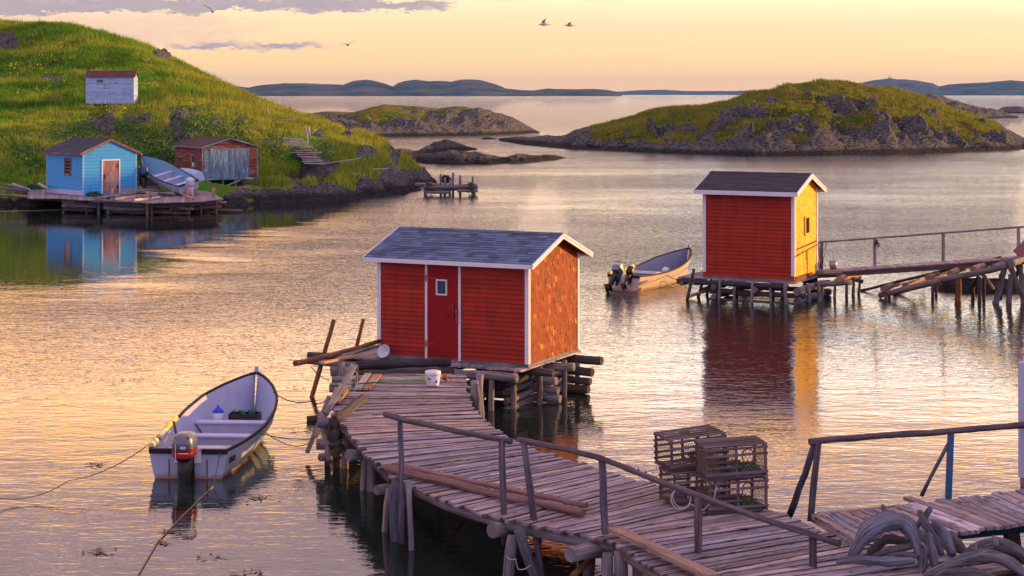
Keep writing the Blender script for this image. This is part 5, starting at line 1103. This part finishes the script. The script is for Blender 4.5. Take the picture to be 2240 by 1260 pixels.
# ---------------- far shed crib, gangway, slipway ----------------
wf2=thing('shed_crib',(c2.x-1.5,c2.y,0),'dark log crib on thin piles carrying the tall red and yellow shed','crib')
mb=MB(); y=-.3
while y<2.75:
    mb.hexa([H2(-.85,y,-.115),H2(3.45,y,-.115),H2(3.45,y+.17,-.115),H2(-.85,y+.17,-.115),H2(-.85,y,-.075),H2(3.45,y,-.075),H2(3.45,y+.17,-.075),H2(-.85,y+.17,-.075)]); y+=.19
mb.build('deck',M['deck'],wf2)
for (x0,x1,y,z,r) in ((-.9,3.2,-.25,-.23,.10),(.3,3.75,-.15,-.52,.10),(.3,3.8,-.2,-.86,.11),(-.5,3.4,2.3,-.25,.10),(.4,3.9,2.3,-.6,.10),(.5,3.8,2.2,-.88,.10)): plog(wf2,'crib_log',H2(x0,y,z),H2(x1,y,z),r,r*.95,'dark')
for (x,z,r) in ((3.55,-.36,.13),(3.55,-.68,.12),(.5,-.36,.1),(.5,-.7,.1),(2,-.38,.1),(-.7,-.3,.07)): plog(wf2,'crib_log',H2(x,-.4,z),H2(x+.1,2.8,z),r,r,'grey')
for x,y,r in ((.75,-.34,.06),(1.25,-.3,.05),(1.95,-.34,.065),(2.55,-.3,.05),(3.12,-.36,.075),(3.72,.3,.07),(3.9,.9,.07),(3.8,1.6,.07),(4.1,2.2,.06),(4.3,2.9,.06),(4.45,3.2,.06),(4.6,3.5,.06),(.9,1,.06),(2.5,1.2,.06),(1.8,2.2,.07),(3.0,2.2,.07)):
    b=H2(x+random.uniform(-.08,.08),y,0); b.z=-.5; plog(wf2,'pile',b,H2(x,y,-.08 if x<3.5 else -.15),r,r*.85,'grey',.01)
for (a,b,Ya,Yb) in (((1518,588),(1505,650),60.5,60.5),((1545,592),(1525,655),61.5,61.5),((1560,600),(1545,650),62,62)): 
    p=W(*a,Y=Ya); q_=W(*b,Y=Yb); plog(wf2,'pile',q_+(q_-p)*.3,p,.06,.05,'dark',.01)
for (a,b,Y_) in (((1507,622),(1540,612),61),((1535,634),(1578,616),61.6),((1508,648),(1560,632),61),((1625,625),(1640,622),61)): plog(wf2,'brace',W(*a,Y=Y_),W(*b,Y=Y_+.6),.055,.05,'tan')
gw=thing('gangway',W(1830,600,Y=61.5),'long narrow gangway with a pole rail leading right from the tall red shed','gangway')
ga=lambda f,dz=0,dy=0:V3(((1-f)*10.9+f*18.6,(1-f)*62.1+f*59.3+dy,(1-f)*.86+f*1.72+dz))
mb=MB(); k=60
for i in range(k):
    a=ga(i/k,0,-.42);b=ga((i+.9)/k,0,-.42);c=ga((i+.9)/k,0,.42);d_=ga(i/k,0,.42); D_=V3((0,0,-.04)); mb.hexa([d_+D_,a+D_,b+D_,c+D_,d_,a,b,c],random.uniform(.7,1.1))
mb.build('deck',M['deck'],gw)
for dy in(-.36,.36): mb=MB(); mb.beam(ga(-.02,-.13,dy),ga(1,-.13,dy),.08,.17,t=.9); mb.build('stringer',M['dark'],gw)
mb=MB(); mb.tube([ga(f,.98,.42) for f in(-.08,.2,.5,.8,1)],.035,7,.9); mb.build('rail',M['grey'],gw)
for px in(1799,1915,2065,2228):
    f=min(range(101),key=lambda i:abs(1120+ga(i/100,0,.42).x*F/ga(i/100,0,.42).y-px))/100
    mb=MB(); mb.beam(ga(f,-.1,.42),ga(f,1.0,.42),.10,.07,up=(0,-1,0)); mb.build('post',M['grey'],gw)
for (a,b,Ya,Yb,r) in (((1788,597),(1845,597),61,61.5,.09),((1786,622),(1862,617),60.6,60.8,.10),((1850,603),(1885,616),63,62,.08)): plog(gw,'support_log',W(*a,Y=Ya),W(*b,Y=Yb),r,r,'grey')
plog(gw,'support_log',W(1836,610,Y=60.6),W(1880,601,Y=64),.12,.11,'tan')
t=thing('bucket',W(1826,591,Y=62),'grey bucket hanging from the gangway rail beside the yellow wall','bucket'); mb=MB(); lathe(mb,[(0,0),(.12,0),(.155,.28),(.15,.28),(.115,.02)],n=16); mb.build('body',M['steel'],t,True); mb=MB(); mb.tube([(0,0,.28),(0,0,.62)],.008,5,1); mb.build('cord',M['rope_dark'],t,True); t.location=ga(.075,.02,.2)
t=thing('net_bundle',W(1800,580,Y=62),'dark tangle of line hanging on the gangway rail beside the yellow wall','line'); mb=MB()
for _ in range(7): a=ga(.0+random.uniform(0,.05),.95,.40); b=ga(random.uniform(0,.05),.02,.35); mb.tube([a,a.lerp(b,.5)+V3((random.uniform(-.12,.12),0,0)),b],.009,4,1)
mb.build('lines',M['rope_dark'],t)
t=thing('work_gloves',W(1905,548,Y=61.7),'dark pair of work gloves hung on the gangway rail','gloves'); mb=MB(); p=ga(.27,.93,.40)
for k in range(5): mb.tube([p+V3((-.06+.03*k,0,-.10)),p+V3((-.10+.05*k,0,-.26-.03*(k%2)))],.014,5,1)
mb.tube([p,p+V3((0,0,-.18))],[.03,.055],7,1); mb.build('glove',M['black'],t)
sp=thing('slipway',W(2000,640,Y=61),'sloping log slipway of cross logs on rails under the gangway','slipway')
def S_(px,py,Y): return W(px,py,Y=Y)
plog(sp,'rail_log',S_(1925,646,61.2),S_(2075,609,58.6),.10,.10,'grey'); plog(sp,'rail_log',S_(2060,612,58.8),S_(2205,581,56.8),.10,.10,'grey')
plog(sp,'rail_log',S_(1883,636,63.4),S_(2190,563,60),.05,.055,'dark',.005); plog(sp,'rail_log',S_(1950,643,62.6),S_(2180,585,59.5),.08,.08,'dark')
for px,py in ((1932,632),(1980,625),(2030,608),(2077,598),(2128,590),(2172,586),(2212,578)):
    Y0=61.3-(px-1925)*.0155; plog(sp,'cross_log',S_(px,py,Y0-.3),S_(px+42,py-16,Y0+3.4),.115,.10,'tan' if px<2150 else 'grey',.01)
for px,py,y1,r in ((1938,640,655,.07),(1945,640,650,.06),(2040,622,655,.06),(2048,620,645,.06),(2096,610,660,.12),(2128,615,652,.07),(2143,605,662,.07),(2152,600,655,.06)):
    Y0=27360/(y1-205); p=S_(px,py,Y0); q_=p.copy(); q_.z=-.6; plog(sp,'pile',q_,p,r,r*.9,'brown' if r>.1 else 'dark',0)
plog(sp,'brace',S_(2150,600,60),S_(2172,632,60.2),.07,.07,'grey'); plog(sp,'brace',S_(2140,605,60.5),S_(2122,638,61),.06,.06,'dark')
tr=thing('trestle',W(2200,650,Y=60),'crossed log trestle holding up the right end of the gangway','trestle')
for a,b,r in (((2199,578),(2177,665),.12),((2207,578),(2242,660),.11),((2211,600),(2207,672),.10),((2232,575),(2238,668),.10),((2190,600),(2186,650),.09),((2236,570),(2208,640),.07),((2222,575),(2262,655),.1)):
    Y0=59.6; p=S_(*a,Y0); q_=S_(*b,Y0); plog(tr,'leg',q_+(q_-p)*.12,p,r,r*.9,'grey' if r>.09 else 'dark',.01)
plog(tr,'cap_log',S_(2190,572,59),S_(2300,560,59),.10,.10,'grey')
t=thing('sloping_board',W(2240,545,Y=58.4),'dark red board leaning at the right end of the gangway','board'); mb=MB(); mb.beam(W(2226,556,Y=58.4),W(2270,512,Y=58.6),.4,.06,up=(0,-.6,1),t=1); mb.build('board',M['maroon'],t)
t=thing('rock_ballast',W(2200,645,Y=62),'dark weedy rock mound in the water behind the trestle','rock'); mb=MB()
rows=[]
for i in range(9):
    a=math.pi/2*i/8; rows.append([V3((2.3*math.cos(a)*math.cos(g)*(1+.12*math.sin(3*g+i)),1.6*math.cos(a)*math.sin(g),-.2+.5*math.sin(a)+.12*math.sin(5*g+2*i))) for g in np.linspace(0,2*math.pi,25)])
for i in range(8):
    for j in range(24): mb.face([rows[i][j],rows[i][j+1],rows[i+1][j+1],rows[i+1][j]])
mb.build('rock',M['rock'],t,True); t.location=(17.4,64,0)
# ---------------- small log crib out in the cove ----------------
cr=thing('mooring_crib',W(985,425,0),'small ruined log crib with bare upright posts standing in the cove','crib'); Yc=123.0
for i,(px,py,y1) in enumerate(((964,381,428),(973,389,428),(984,393,427),(991,378,429),(1007,384,428),(1034,386,427),(930,405,426),(1038,403,424))):
    p=S_(px,py,Yc+(i%3)*.6); q_=p.copy(); q_.z=-.6; plog(cr,'post',q_,p,.10,.085,'grey',.01)
for a,b,Y0 in (((908,403),(965,405),123.5),((925,406),(1043,405),124),((926,411),(1044,409),122.6),((928,416),(1043,413),123.4),((930,420),(985,421),122.6),((1000,418),(1045,417),122.6),((926,404),(935,417),125),((1030,404),(1044,412),125)): plog(cr,'log',S_(*a,Y0),S_(*b,Y0+.3),.115,.11,'grey',.02)
for py in (403,409,415): plog(cr,'log',S_(935,py,Yc-1),S_(945,py-1,Yc+2.2),.12,.12,'dark'); plog(cr,'log',S_(1032,py,Yc-1),S_(1028,py-1,Yc+2.2),.12,.12,'dark')
t=thing('rock',W(975,392,Y=124.4),'brown boulder sitting on the small ruined crib in the cove','rock'); mb=MB(); 
rows=[]
for i in range(7):
    a=-math.pi/2+math.pi*i/6; rows.append([V3((.42*math.cos(a)*math.cos(g)*(1+.15*math.sin(2*g+i)),.35*math.cos(a)*math.sin(g),.26*math.sin(a)+.05*math.sin(3*g))) for g in np.linspace(0,2*math.pi,13)])
for i in range(6):
    for j in range(12): mb.face([rows[i][j],rows[i][j+1],rows[i+1][j+1],rows[i+1][j]])
mb.build('stone',M['rock'],t,True); 
# ---------------- dock of the blue hut ----------------
dk=thing('log_dock',W(300,470,0),'weathered log dock with stacked crib logs in front of the blue shed','dock')
def deckpoly(par,A,B,z,n,mat='deck'):
    mb=MB()
    for i in range(n):
        f0=i/n;f1=(i+.93)/n
        def P(L_,f): f=f*(len(L_)-1); j=min(int(f),len(L_)-2); g=f-j; return W(L_[j][0]*(1-g)+L_[j+1][0]*g,L_[j][1]*(1-g)+L_[j+1][1]*g,z)
        a,b,c,d_=P(A,f0),P(A,f1),P(B,f1),P(B,f0); D_=V3((0,0,-.06)); mb.hexa([a+D_,b+D_,c+D_,d_+D_,a,b,c,d_][0:8]); 
    return mb.build('deck',M[mat],par)
deckpoly(dk,[(60,433),(130,433),(185,437),(240,436)],[(60,410),(130,408),(190,408),(300,408)],.90,34)
deckpoly(dk,[(225,437),(330,443),(440,440),(487,434)],[(300,412),(360,413),(430,413),(462,421)],.90,34)
for a,b,Y0,Y1,r,mt in (((-20,424),(75,432),111,108,.10,'grey'),((60,432),(190,442),108,104.6,.11,'dark'),((137,441),(215,443),105.5,104.5,.12,'grey'),((137,450),(212,452),105.3,104.3,.12,'grey'),((140,458),(205,461),105.3,104.3,.11,'dark'),((228,447),(325,450),104,103.4,.12,'grey'),((228,455),(322,458),104,103.2,.12,'grey'),((240,462),(320,466),104,103,.1,'dark'),
   ((325,452),(413,449),103.2,104.6,.12,'grey'),((410,449),(484,441),104.6,106,.12,'grey'),((325,465),(484,452),103,105.8,.11,'brown'),((325,445),(487,436),103.3,106,.08,'pale'),((205,440),(330,445),104.2,103.4,.08,'pale'),((330,457),(480,447),103.6,106,.1,'dark')):
    plog(dk,'crib_log',W(*a,Y=Y0),W(*b,Y=Y1),r,r,mt)
for k_ in range(16):
    a_=230+random.uniform(0,230); zz_=random.choice((.12,.32,.55,.72)); Y0=103.4+max(0,(a_-330))*.018; p0_=V3(((a_-1120)*Y0/F,Y0+random.uniform(.1,.5),zz_)); dd_=random.choice((V3((2.4,-.9,0)),V3((2.6,1.4,0)),V3((.3,2.0,.05))))
    plog(dk,'crib_log',p0_,p0_+dd_*random.uniform(.6,1),random.uniform(.07,.11),.07,random.choice(('grey','pale','grey','tan')),.02)
for k_ in range(7):
    px_=145+k_*12+random.uniform(-4,4); plog(dk,'crib_log',W(px_,440+random.uniform(0,18),Y=104.9),W(px_+random.uniform(20,50),441+random.uniform(0,18),Y=104.7),.07,.06,random.choice(('grey','dark','tan')),.02)
for px,y0,y1,Y0,r in ((322,418,470,103,.10),(332,440,472,103,.07),(373,450,472,103.6,.07),(411,412,470,104.4,.11),(414,440,468,104.2,.07),(440,450,468,104.6,.06),(467,411,440,105.4,.11),(473,438,466,105.6,.08),(478,438,462,106,.07),(245,412,440,104.6,.1),(378,405,440,106,.09),(190,438,462,104.6,.08),(216,440,466,104.2,.08),(139,438,466,105.6,.09),(243,440,466,104.2,.08),(300,450,470,103.5,.08)):
    p=W(px,y0,Y=Y0); q_=W(px,y1,Y=Y0); 
    if y1>445: q_.z=-.5
    plog(dk,'post',q_,p,r,r*.9,'grey' if r<.1 else 'tan',0)
for i,(a,b,r) in enumerate((((250,421),(400,419),.085),((208,434),(262,427),.08),((248,436),(348,426),.09),((262,424),(330,433),.06),((292,438),(350,431),.085),((345,424),(378,427),.1),((330,430),(390,424),.07),((388,420),(422,436),.07),((250,430),(300,422),.07),((300,420),(378,424),.07))):
    p0=W(*a,1.0+.10*(i%3)); p1=W(*b,1.02+.08*(i%2)); t=thing('log',p0,['long pale log lying on top of the dock pile beside the posts','thick log end pointing left in front of the pink door','grey log lying in front of the pink door, right of the net','thin log slanting across the dock pile','pale log at the front edge of the dock beside the green rope','short stubby log at the middle of the dock','thin crooked log at the right of the dock pile','brown plank-like log slanting at the right end of the dock','log half under the pile beside the front post','log lying behind the pile near the skiff stern'][i],'log',group='loose logs on the dock of the blue shed')
    mb=MB(); mb.log(p0,p1,r,r*.85,8,knots=2); mb.build('stem',M[['pale','grey','grey','tan','pale','dark','grey','tan','grey','pale'][i]],t)
for i,(a,b,r) in enumerate((((15,404),(55,413),.09),((28,403),(65,415),.08),((-5,411),(60,417),.09),((85,402),(105,412),.08))):
    p0=W(*a,Y=110.5); p1=W(*b,Y=108.5); t=thing('log',p0,['log on the bank left of the green net, the rearmost','log on the bank left of the green net, the middle one','long log at the left edge of the dock bank','short log slanting up behind the left corner of the blue shed'][i],'log',group='logs on the bank left of the blue shed'); mb=MB(); mb.log(p0,p1,r,r,8); mb.build('stem',M['pale' if i%2 else 'grey'],t)
for i in range(9):
    p0=W(305+random.uniform(-6,4),392+i*3.2,Y=110.5-.25*i); p1=W(352+random.uniform(-6,10),388+i*4.2,Y=111.5-.3*i); t=thing('skid_log',p0,'skid log under the hauled-up skiff right of the blue shed','log',group='skid logs under the hauled-up skiff'); mb=MB(); mb.log(p0,p1,.07,.06,7); mb.build('stem',M['pale' if i%2 else 'tan'],t)
def netheap(lab,px,py,z,rx,ry,h,nm='fishing_net'):
    c=W(px,py,z); t=thing(nm,c,lab,'net'); mb=MB(); ga_=[]
    for _ in range(160):
        a=random.uniform(0,6.28); r=random.random()**.5; x=rx*r*math.cos(a); y=ry*r*math.sin(a); zt=h*(1-r*r)
        mb.tube([(x,y,zt*random.random()),(x+random.uniform(-.2,.2),y+random.uniform(-.15,.15),zt+.02),(x+random.uniform(-.3,.3),y+random.uniform(-.2,.2),zt*random.random()*.6)],.018,4,random.uniform(.5,1.5),cap=False)
    mb.build('mesh_heap',M['net'],t,True)
netheap('heap of dark green netting on the dock left of the blue shed',72,415,1.0,.55,.35,.35); netheap('heap of green netting on the dock below the pink door',206,430,1.0,.42,.3,.32)
rope('turquoise rope tied round the front post of the dock',[(328,433,103),(332,450,102.9),(334,462,102.9),(330,466,102.9)],.03,'rope_green',0)
rope('green rope trailing off the dock below the netting',[(212,436,104.3),(218,448,104.2),(210,462,104.1)],.02,'rope_green',0); rope('second green rope trailing off the dock right of the first',[(240,440,104.2),(238,456,104.1),(228,468,104)],.02,'rope_green',0)
t=thing('drift_pole',W(0,461,0),'thin pale pole floating left of the log dock','pole'); mb=MB(); mb.log(W(-40,462,.03),W(135,458,.05),.035,.03); mb.build('pole',M['tan'],t)
# ---------------- stairs and bits on the hill ----------------
stt=thing('hillside_steps',W(665,340,Y=124),'grey plank steps climbing the hill right of the boathouse','steps')
for i in range(15):
    f=i/14; xl=622+44*f+(random.uniform(-4,3)); xr=662+44*f+random.uniform(-3,6); y=303+54*f
    if i in(8,): xl-=12; xr+=14
    Y0=125.4-4.4*f; a=W(xl,y,Y=Y0); b=W(xr,y+random.uniform(-1,1.5),Y=Y0); mb=MB(); mb.beam(a,b,.34,.05,up=(0,0,1)); mb.build('tread',M['pale'],stt)
for k,(x0,x1) in enumerate(((630,672),(655,698))): mb=MB(); mb.beam(W(x0,306,Y=127),W(x1,360,Y=122.4),.08,.12); mb.build('stringer',M['grey'],stt)
for a,b,Y0 in (((642,330),(642,354),124.6),((688,330),(688,352),124.6)): plog(stt,'post',W(*b,Y=Y0),W(*a,Y=Y0),.06,.06,'grey',0)
for i,(a,b,Y0,r,lab) in enumerate((((668,274),(675,316),127.5,.05,'thin grey pole standing at the top of the hillside steps'),((675,277),(678,296),128,.09,'thick grey post stump at the top of the hillside steps'),((678,296),(693,280),128,.06,'bleached branch leaning on the stump above the steps'),((584,235),(588,248),138,.05,'small pale stake standing on the hill above the steps'),((615,262),(645,258),136,.05,'bleached stick lying on the hill above the steps'))):
    t=thing('pole',W(*b,Y=Y0),lab,'pole'); mb=MB(); mb.log(W(*b,Y=Y0)-V3((0,0,.1)),W(*a,Y=Y0),r,r*.7,7); mb.build('shaft',M['pale'],t)
for a,b,Y0,lab in (((700,362),(790,349),122.5,'long grey board lying at the foot of the hillside steps'),((815,373),(850,371),124,'pale board lying on the rocks near the point'),((772,384),(788,382),121,'short pale board lying in the dry grass near the point')):
    t=thing('board',W(*a,Y=Y0),lab,'board'); mb=MB(); mb.beam(W(*a,Y=Y0)+V3((0,0,.1)),W(*b,Y=Y0)+V3((0,0,.1)),.2,.05); mb.build('plank',M['pale'],t)
# mast on the far hill
t=thing('radio_mast',W(1945,172,Y=8150),'tiny radio mast on top of the far blue hill','mast'); mb=MB(); 
for px in(1944,1948): mb.tube([W(px,173,Y=8150),W(px,166,Y=8150)],1.2,5,1)
mb.build('mast',M['dark'],t)
# ---------------- birds ----------------
def bird(lab,px,py,Y,span,rz,up_,roll,dark=.3):
    t=thing('gull',W(px,py,Y=Y),lab,'gull',group='gulls flying over the bay',rot=(0,roll,rz)); mb=MB()
    loft(mb,[(V3((0,y,z)),V3((1,0,0)),V3((0,0,1)),a,a*.9) for y,z,a in((-.32,.0,.02),(-.2,0,.06),(0,0,.09),(.18,.02,.07),(.26,.04,.05),(.32,.03,.02))],12,1,0,2); mb.face([(-.03,-.3,0),(.03,-.3,0),(.07,-.48,0),(-.07,-.48,0)])
    mb.tube([(0,.31,.03),(0,.40,.01)],[.015,.005],5,.6); mb.build('body',M['gull'],t,True)
    for s in(-1,1):
        mb=MB(); w=span/2; P=[(0,.10,-.10,.03),(.35,.12,-.10,.03+up_*.5),(.7,.02,-.16,.03+up_*.7),(1,-.16,-.22,.03+up_)]
        for (a,f,b,z),(a2,f2,b2,z2) in zip(P,P[1:]):
            mb.face([(s*a*w,f,z),(s*a2*w,f2,z2),(s*a2*w,b2,z2),(s*a*w,b,z)],None,1); mb.face([(s*a*w,b,z-.012),(s*a2*w,b2,z2-.008),(s*a2*w,f2,z2-.008),(s*a*w,f,z-.012)],None,1)
        mb.build('wing',M['gull'],t,True)
m,q=newmat('gull_feathers'); q.p.inputs['Base Color'].default_value=(.62,.50,.34,1); M['gull']=m
bird('gull with raised wings in the top middle sky, left of a lower one',1189,54,118,.75,1.4,.26,.3); bird('gull gliding right of the one with raised wings',1245,56,125,.8,1.4,.15,.15); bird('dark gull against the clouds at the top left',465,25,95,1.2,.3,.25,.2); bird('faint gull low over the left cloud bank',761,98,120,1.2,.4,.2,-.2)
# ---------------- unseen mounds added off to the right to shade near wharf and blue shed ----------------
def mound(name,x0,x1,y0,y1,h,step,seed,mat):
    X,Y=np.meshgrid(np.arange(x0,x1,step),np.arange(y0,y1,step)); e=np.minimum(np.minimum(X-x0,x1-X)/((x1-x0)*.28),np.minimum(Y-y0,y1-Y)/((y1-y0)*.22)); Z=h*np.clip(e,0,1)**.6*(1+.15*fbm(X/6,Y/6,3,seed))-.3+.3*crag(X/2,Y/2,seed)*np.clip(e*3,0,1)
    grid_mesh(name,X,Y,Z,sst(.3,.6,e+.3*fbm(X/3,Y/3,3,seed)),mat)
mound('near_shade_mound',14.2,60,4,41.5,7.5,.6,51,M['land']); mound('far_shade_mound',59,120,122,190,16,1.5,52,M['island'])
# ---------------- grass ----------------
def grassmat(name,ca=(.11,.36,.02),cb=(.46,.55,.05),cc=(.46,.33,.09),kk=.75):
    m,q=newmat(name); q.n.remove(q.p); P=q.coord('Object'); n=q.noise(P,.16,3); n2=q.noise(P,1.1,3); tn=q.attr('tone')
    c=q.mix(q.step(n,.40,.60),ca,cb); c=q.mix(q.math('MULTIPLY',q.step(q.math('ADD',n2,q.math('MULTIPLY',tn,.25)),.58,.80),kk),c,cc); c=q.mix(q.math('MULTIPLY',q.step(q.noise(q.map(P,(1,1,1),(4,4,4)),.33,4),.50,.60),.55),c,(.045,.10,.014)); xz=q.node('ShaderNodeSeparateXYZ'); q.l.new(P,xz.inputs[0]); c=q.mix(q.math('MULTIPLY',q.step(q.math('ADD',xz.outputs[0],q.math('MULTIPLY',n,26.0)),-24.0,-8.0),.5),c,(.42,.36,.06)); c=q.mix(q.step(tn,.75,.9),c,(.05,.12,.014))
    d_=q.node('ShaderNodeBsdfDiffuse'); t_=q.node('ShaderNodeBsdfTranslucent'); q.put(d_.inputs[0],c); q.put(t_.inputs[0],c); mx=q.node('ShaderNodeMixShader'); mx.inputs[0].default_value=.35; q.l.new(d_.outputs[0],mx.inputs[1]); q.l.new(t_.outputs[0],mx.inputs[2]); q.l.new(mx.outputs[0],q.out.inputs[0]); return m
M['grass']=grassmat('grass_blades'); M['turf']=grassmat('island_turf',(.07,.19,.016),(.22,.26,.035),(.34,.20,.06),.85)
def blades(name,P,hgt,wid,nb,mat,label,cat='grass',lean=.35):
    n=len(P)*nb; B=np.repeat(P,nb,0)+np.concatenate([RNG.normal(0,wid*3,(n,2)),np.zeros((n,1))],1); a=RNG.uniform(0,math.pi,n); h=np.repeat(hgt,nb)*RNG.uniform(.55,1.15,n); w2=wid*RNG.uniform(.6,1.3,n)
    dx=np.cos(a)*w2; dy=np.sin(a)*w2; lx=RNG.normal(0,lean,n)*h; ly=RNG.normal(0,lean,n)*h
    V=np.empty((n,3,3),np.float32); V[:,0]=B; V[:,0,0]-=dx; V[:,0,1]-=dy; V[:,1]=B; V[:,1,0]+=dx; V[:,1,1]+=dy; V[:,2]=B; V[:,2,0]+=lx; V[:,2,1]+=ly; V[:,2,2]+=h; V[:,:2,2]-=.06
    me=bpy.data.meshes.new(name); me.vertices.add(n*3); me.vertices.foreach_set('co',V.ravel()); me.loops.add(n*3); me.loops.foreach_set('vertex_index',np.arange(n*3,dtype=np.int32)); me.polygons.add(n)
    me.polygons.foreach_set('loop_start',(np.arange(n)*3).astype(np.int32)); me.polygons.foreach_set('loop_total',np.full(n,3,np.int32)); me.update(calc_edges=True)
    at_=me.attributes.new('tone','FLOAT','FACE'); at_.data.foreach_set('value',RNG.random(n).astype(np.float32)); me.materials.append(mat); o=bpy.data.objects.new(name,me); COL.objects.link(o); tag(o,label,cat,None,'stuff'); return o
n=110000; X=RNG.uniform(-66,-6,n); Y=RNG.uniform(108,182,n)
Z,R=hill_h(X,Y); px,py=pix(X,Y,Z); ok=(R<.35)&(Z>.45)&(px>-250)&(px<960)&~((px>95)&(px<305)&(Y<112.5))&~((px>385)&(px<575)&(Y<121.5))
ok&=~((px>608)&(px<716)&(py>296)&(py<366))
ok&=~((px>183)&(px<306)&(Y>138.5)&(Y<143)); ok&=~((X>-25)&(X<-17.5)&(Y<114.5))
X,Y,Z=X[ok],Y[ok],Z[ok]; hh=(.22+.38*np.clip(fbm(X/5,Y/5,3,61)+.5,0,1))*(1+.6*(RNG.random(len(X))>.93))
blades('hill_grass',np.stack([X,Y,Z],1),hh,.035,4,M['grass'],'long green and straw coloured grass covering the left hillside')
# yellow flowers and leafy undergrowth
m,q=newmat('yellow_petals'); q.p.inputs['Base Color'].default_value=(.75,.60,.02,1); M['petal']=m
m,q=newmat('leaf_green'); P=q.coord('Object'); q.put(q.p.inputs['Base Color'],q.mix(q.noise(P,1.5,2),(.03,.10,.008),(.11,.22,.02))); q.p.inputs['Roughness'].default_value=.6; M['leaf']=m
FL=[]; LF=[]
for a,b,wx,wy,k in ((60,150,60,20,60),(135,128,70,20,50),(110,180,80,24,50),(60,205,60,20,30),(240,250,60,14,16),(300,190,60,30,30),(420,230,60,30,30),(640,240,40,15,25),(120,90,60,15,30)):
    FL.append((a+RNG.normal(0,wx*.5,k),b+RNG.normal(0,wy*.5,k)))
def onhill(pxs,pys):
    Yg=np.arange(111,182,.5); out=[]
    zb_=None
    X=(pxs[:,None]-1120)/F*Yg[None]; Zh=hill_base(X,Yg[None]+0*X); ray=H-(pys[:,None]-HY)*Yg[None]/F
    hit=(Zh>=ray); idx=hit.argmax(1); okk=hit.any(1); Yq=Yg[idx]; return (pxs-1120)/F*Yq,Yq,okk
fx=np.concatenate([a for a,_ in FL]); fy=np.concatenate([b for _,b in FL]); X,Y,okk=onhill(fx,fy); X=X[okk]; Y=Y[okk]; Z,_r=hill_h(X,Y); 
def tufts(name,X,Y,Z,size,cnt,mat,label,cat,hz):
    n=len(X)*cnt; c=np.repeat(np.stack([X,Y,Z],1),cnt,0)+np.stack([RNG.normal(0,size*3,n),RNG.normal(0,size*3,n),RNG.uniform(hz[0],hz[1],n)],1)
    u=RNG.normal(0,1,(n,3)); u/=np.linalg.norm(u,axis=1)[:,None]; v=np.cross(u,RNG.normal(0,1,(n,3))); v/=np.linalg.norm(v,axis=1)[:,None]; s=size*RNG.uniform(.6,1.4,(n,1))
    V=np.stack([c-u*s,c+v*s*.6,c+u*s,c-v*s*.6],1).astype(np.float32); me=bpy.data.meshes.new(name); me.vertices.add(n*4); me.vertices.foreach_set('co',V.ravel()); me.loops.add(n*4); me.loops.foreach_set('vertex_index',np.arange(n*4,dtype=np.int32)); me.polygons.add(n)
    me.polygons.foreach_set('loop_start',(np.arange(n)*4).astype(np.int32)); me.polygons.foreach_set('loop_total',np.full(n,4,np.int32)); me.update(calc_edges=True); me.materials.append(mat); o=bpy.data.objects.new(name,me); COL.objects.link(o); tag(o,label,cat,None,'stuff')
tufts('wildflowers',X,Y,Z,.06,2,M['petal'],'yellow wildflowers scattered through the hillside grass','flowers',(.3,.6))
LX=[]; LY=[]
for a,b,wx,wy,k in ((345,330,40,40,300),(300,330,30,40,180),(280,290,30,20,120),(430,290,40,40,160),(510,300,50,40,150),(340,350,45,14,260),(170,300,60,30,160),(60,340,60,40,140),(715,335,20,18,80),(600,320,20,30,80),(660,345,20,10,60),(400,250,60,10,60)):
    LX.append(a+RNG.normal(0,wx*.5,k)); LY.append(b+RNG.normal(0,wy*.5,k))
X,Y,okk=onhill(np.concatenate(LX),np.concatenate(LY)); X=X[okk];Y=Y[okk]; Z,_r=hill_h(X,Y); s_=(Y>111.5)&~((X>-25)&(X<-17.5)&(Y<115)); tufts('undergrowth',X[s_],Y[s_],Z[s_],.075,16,M['leaf'],'dark leafy undergrowth at the foot of the hill behind the sheds','undergrowth',(0,.55))
def isl_grass(name,I,N,hgt,label):
    X,Y,Z,g=I; X,Y,Z,g=[a[14:-6].ravel() for a in(X,Y,Z,g)]; ok=np.where((g>.55)&(Z>.6))[0]; i=RNG.choice(ok,N); P=np.stack([X[i]+RNG.normal(0,.25,N),Y[i]+RNG.normal(0,.25,N),Z[i]-.05],1); blades(name,P,np.full(N,hgt)*(.6+.8*np.clip(fbm(P[:,0]/6,P[:,1]/6,2,71)+.5,0,1)),.06,3,M['turf'],label)
isl_grass('island_grass',RI,30000,.30,'short green and rusty turf over the rocky right island')
# ---------------- haze over the bay ----------------
mb=MB(); mb.v=[(x,y,z) for z in(-1.5,140) for y in(-300,14500) for x in(-14500,14500)]; mb.f=[(0,2,3,1),(4,5,7,6),(0,1,5,4),(2,6,7,3),(0,4,6,2),(1,3,7,5)]; mb.uv=[(0,0)]*24; mb.t=[1]*6; mb.m=[0]*6; mb.sm=[False]*6
m=bpy.data.materials.new('sea_haze'); m.use_nodes=True; q=NT(m.node_tree); q.n.clear(); v=q.node('ShaderNodeVolumePrincipled'); v.inputs['Color'].default_value=(.14,.42,1,1); v.inputs['Density'].default_value=.000038; o_=q.node('ShaderNodeOutputMaterial'); q.l.new(v.outputs[0],o_.inputs['Volume'])
hz=mb.build('haze',m,kind='stuff'); hz['label']='thin blue evening haze over the bay'
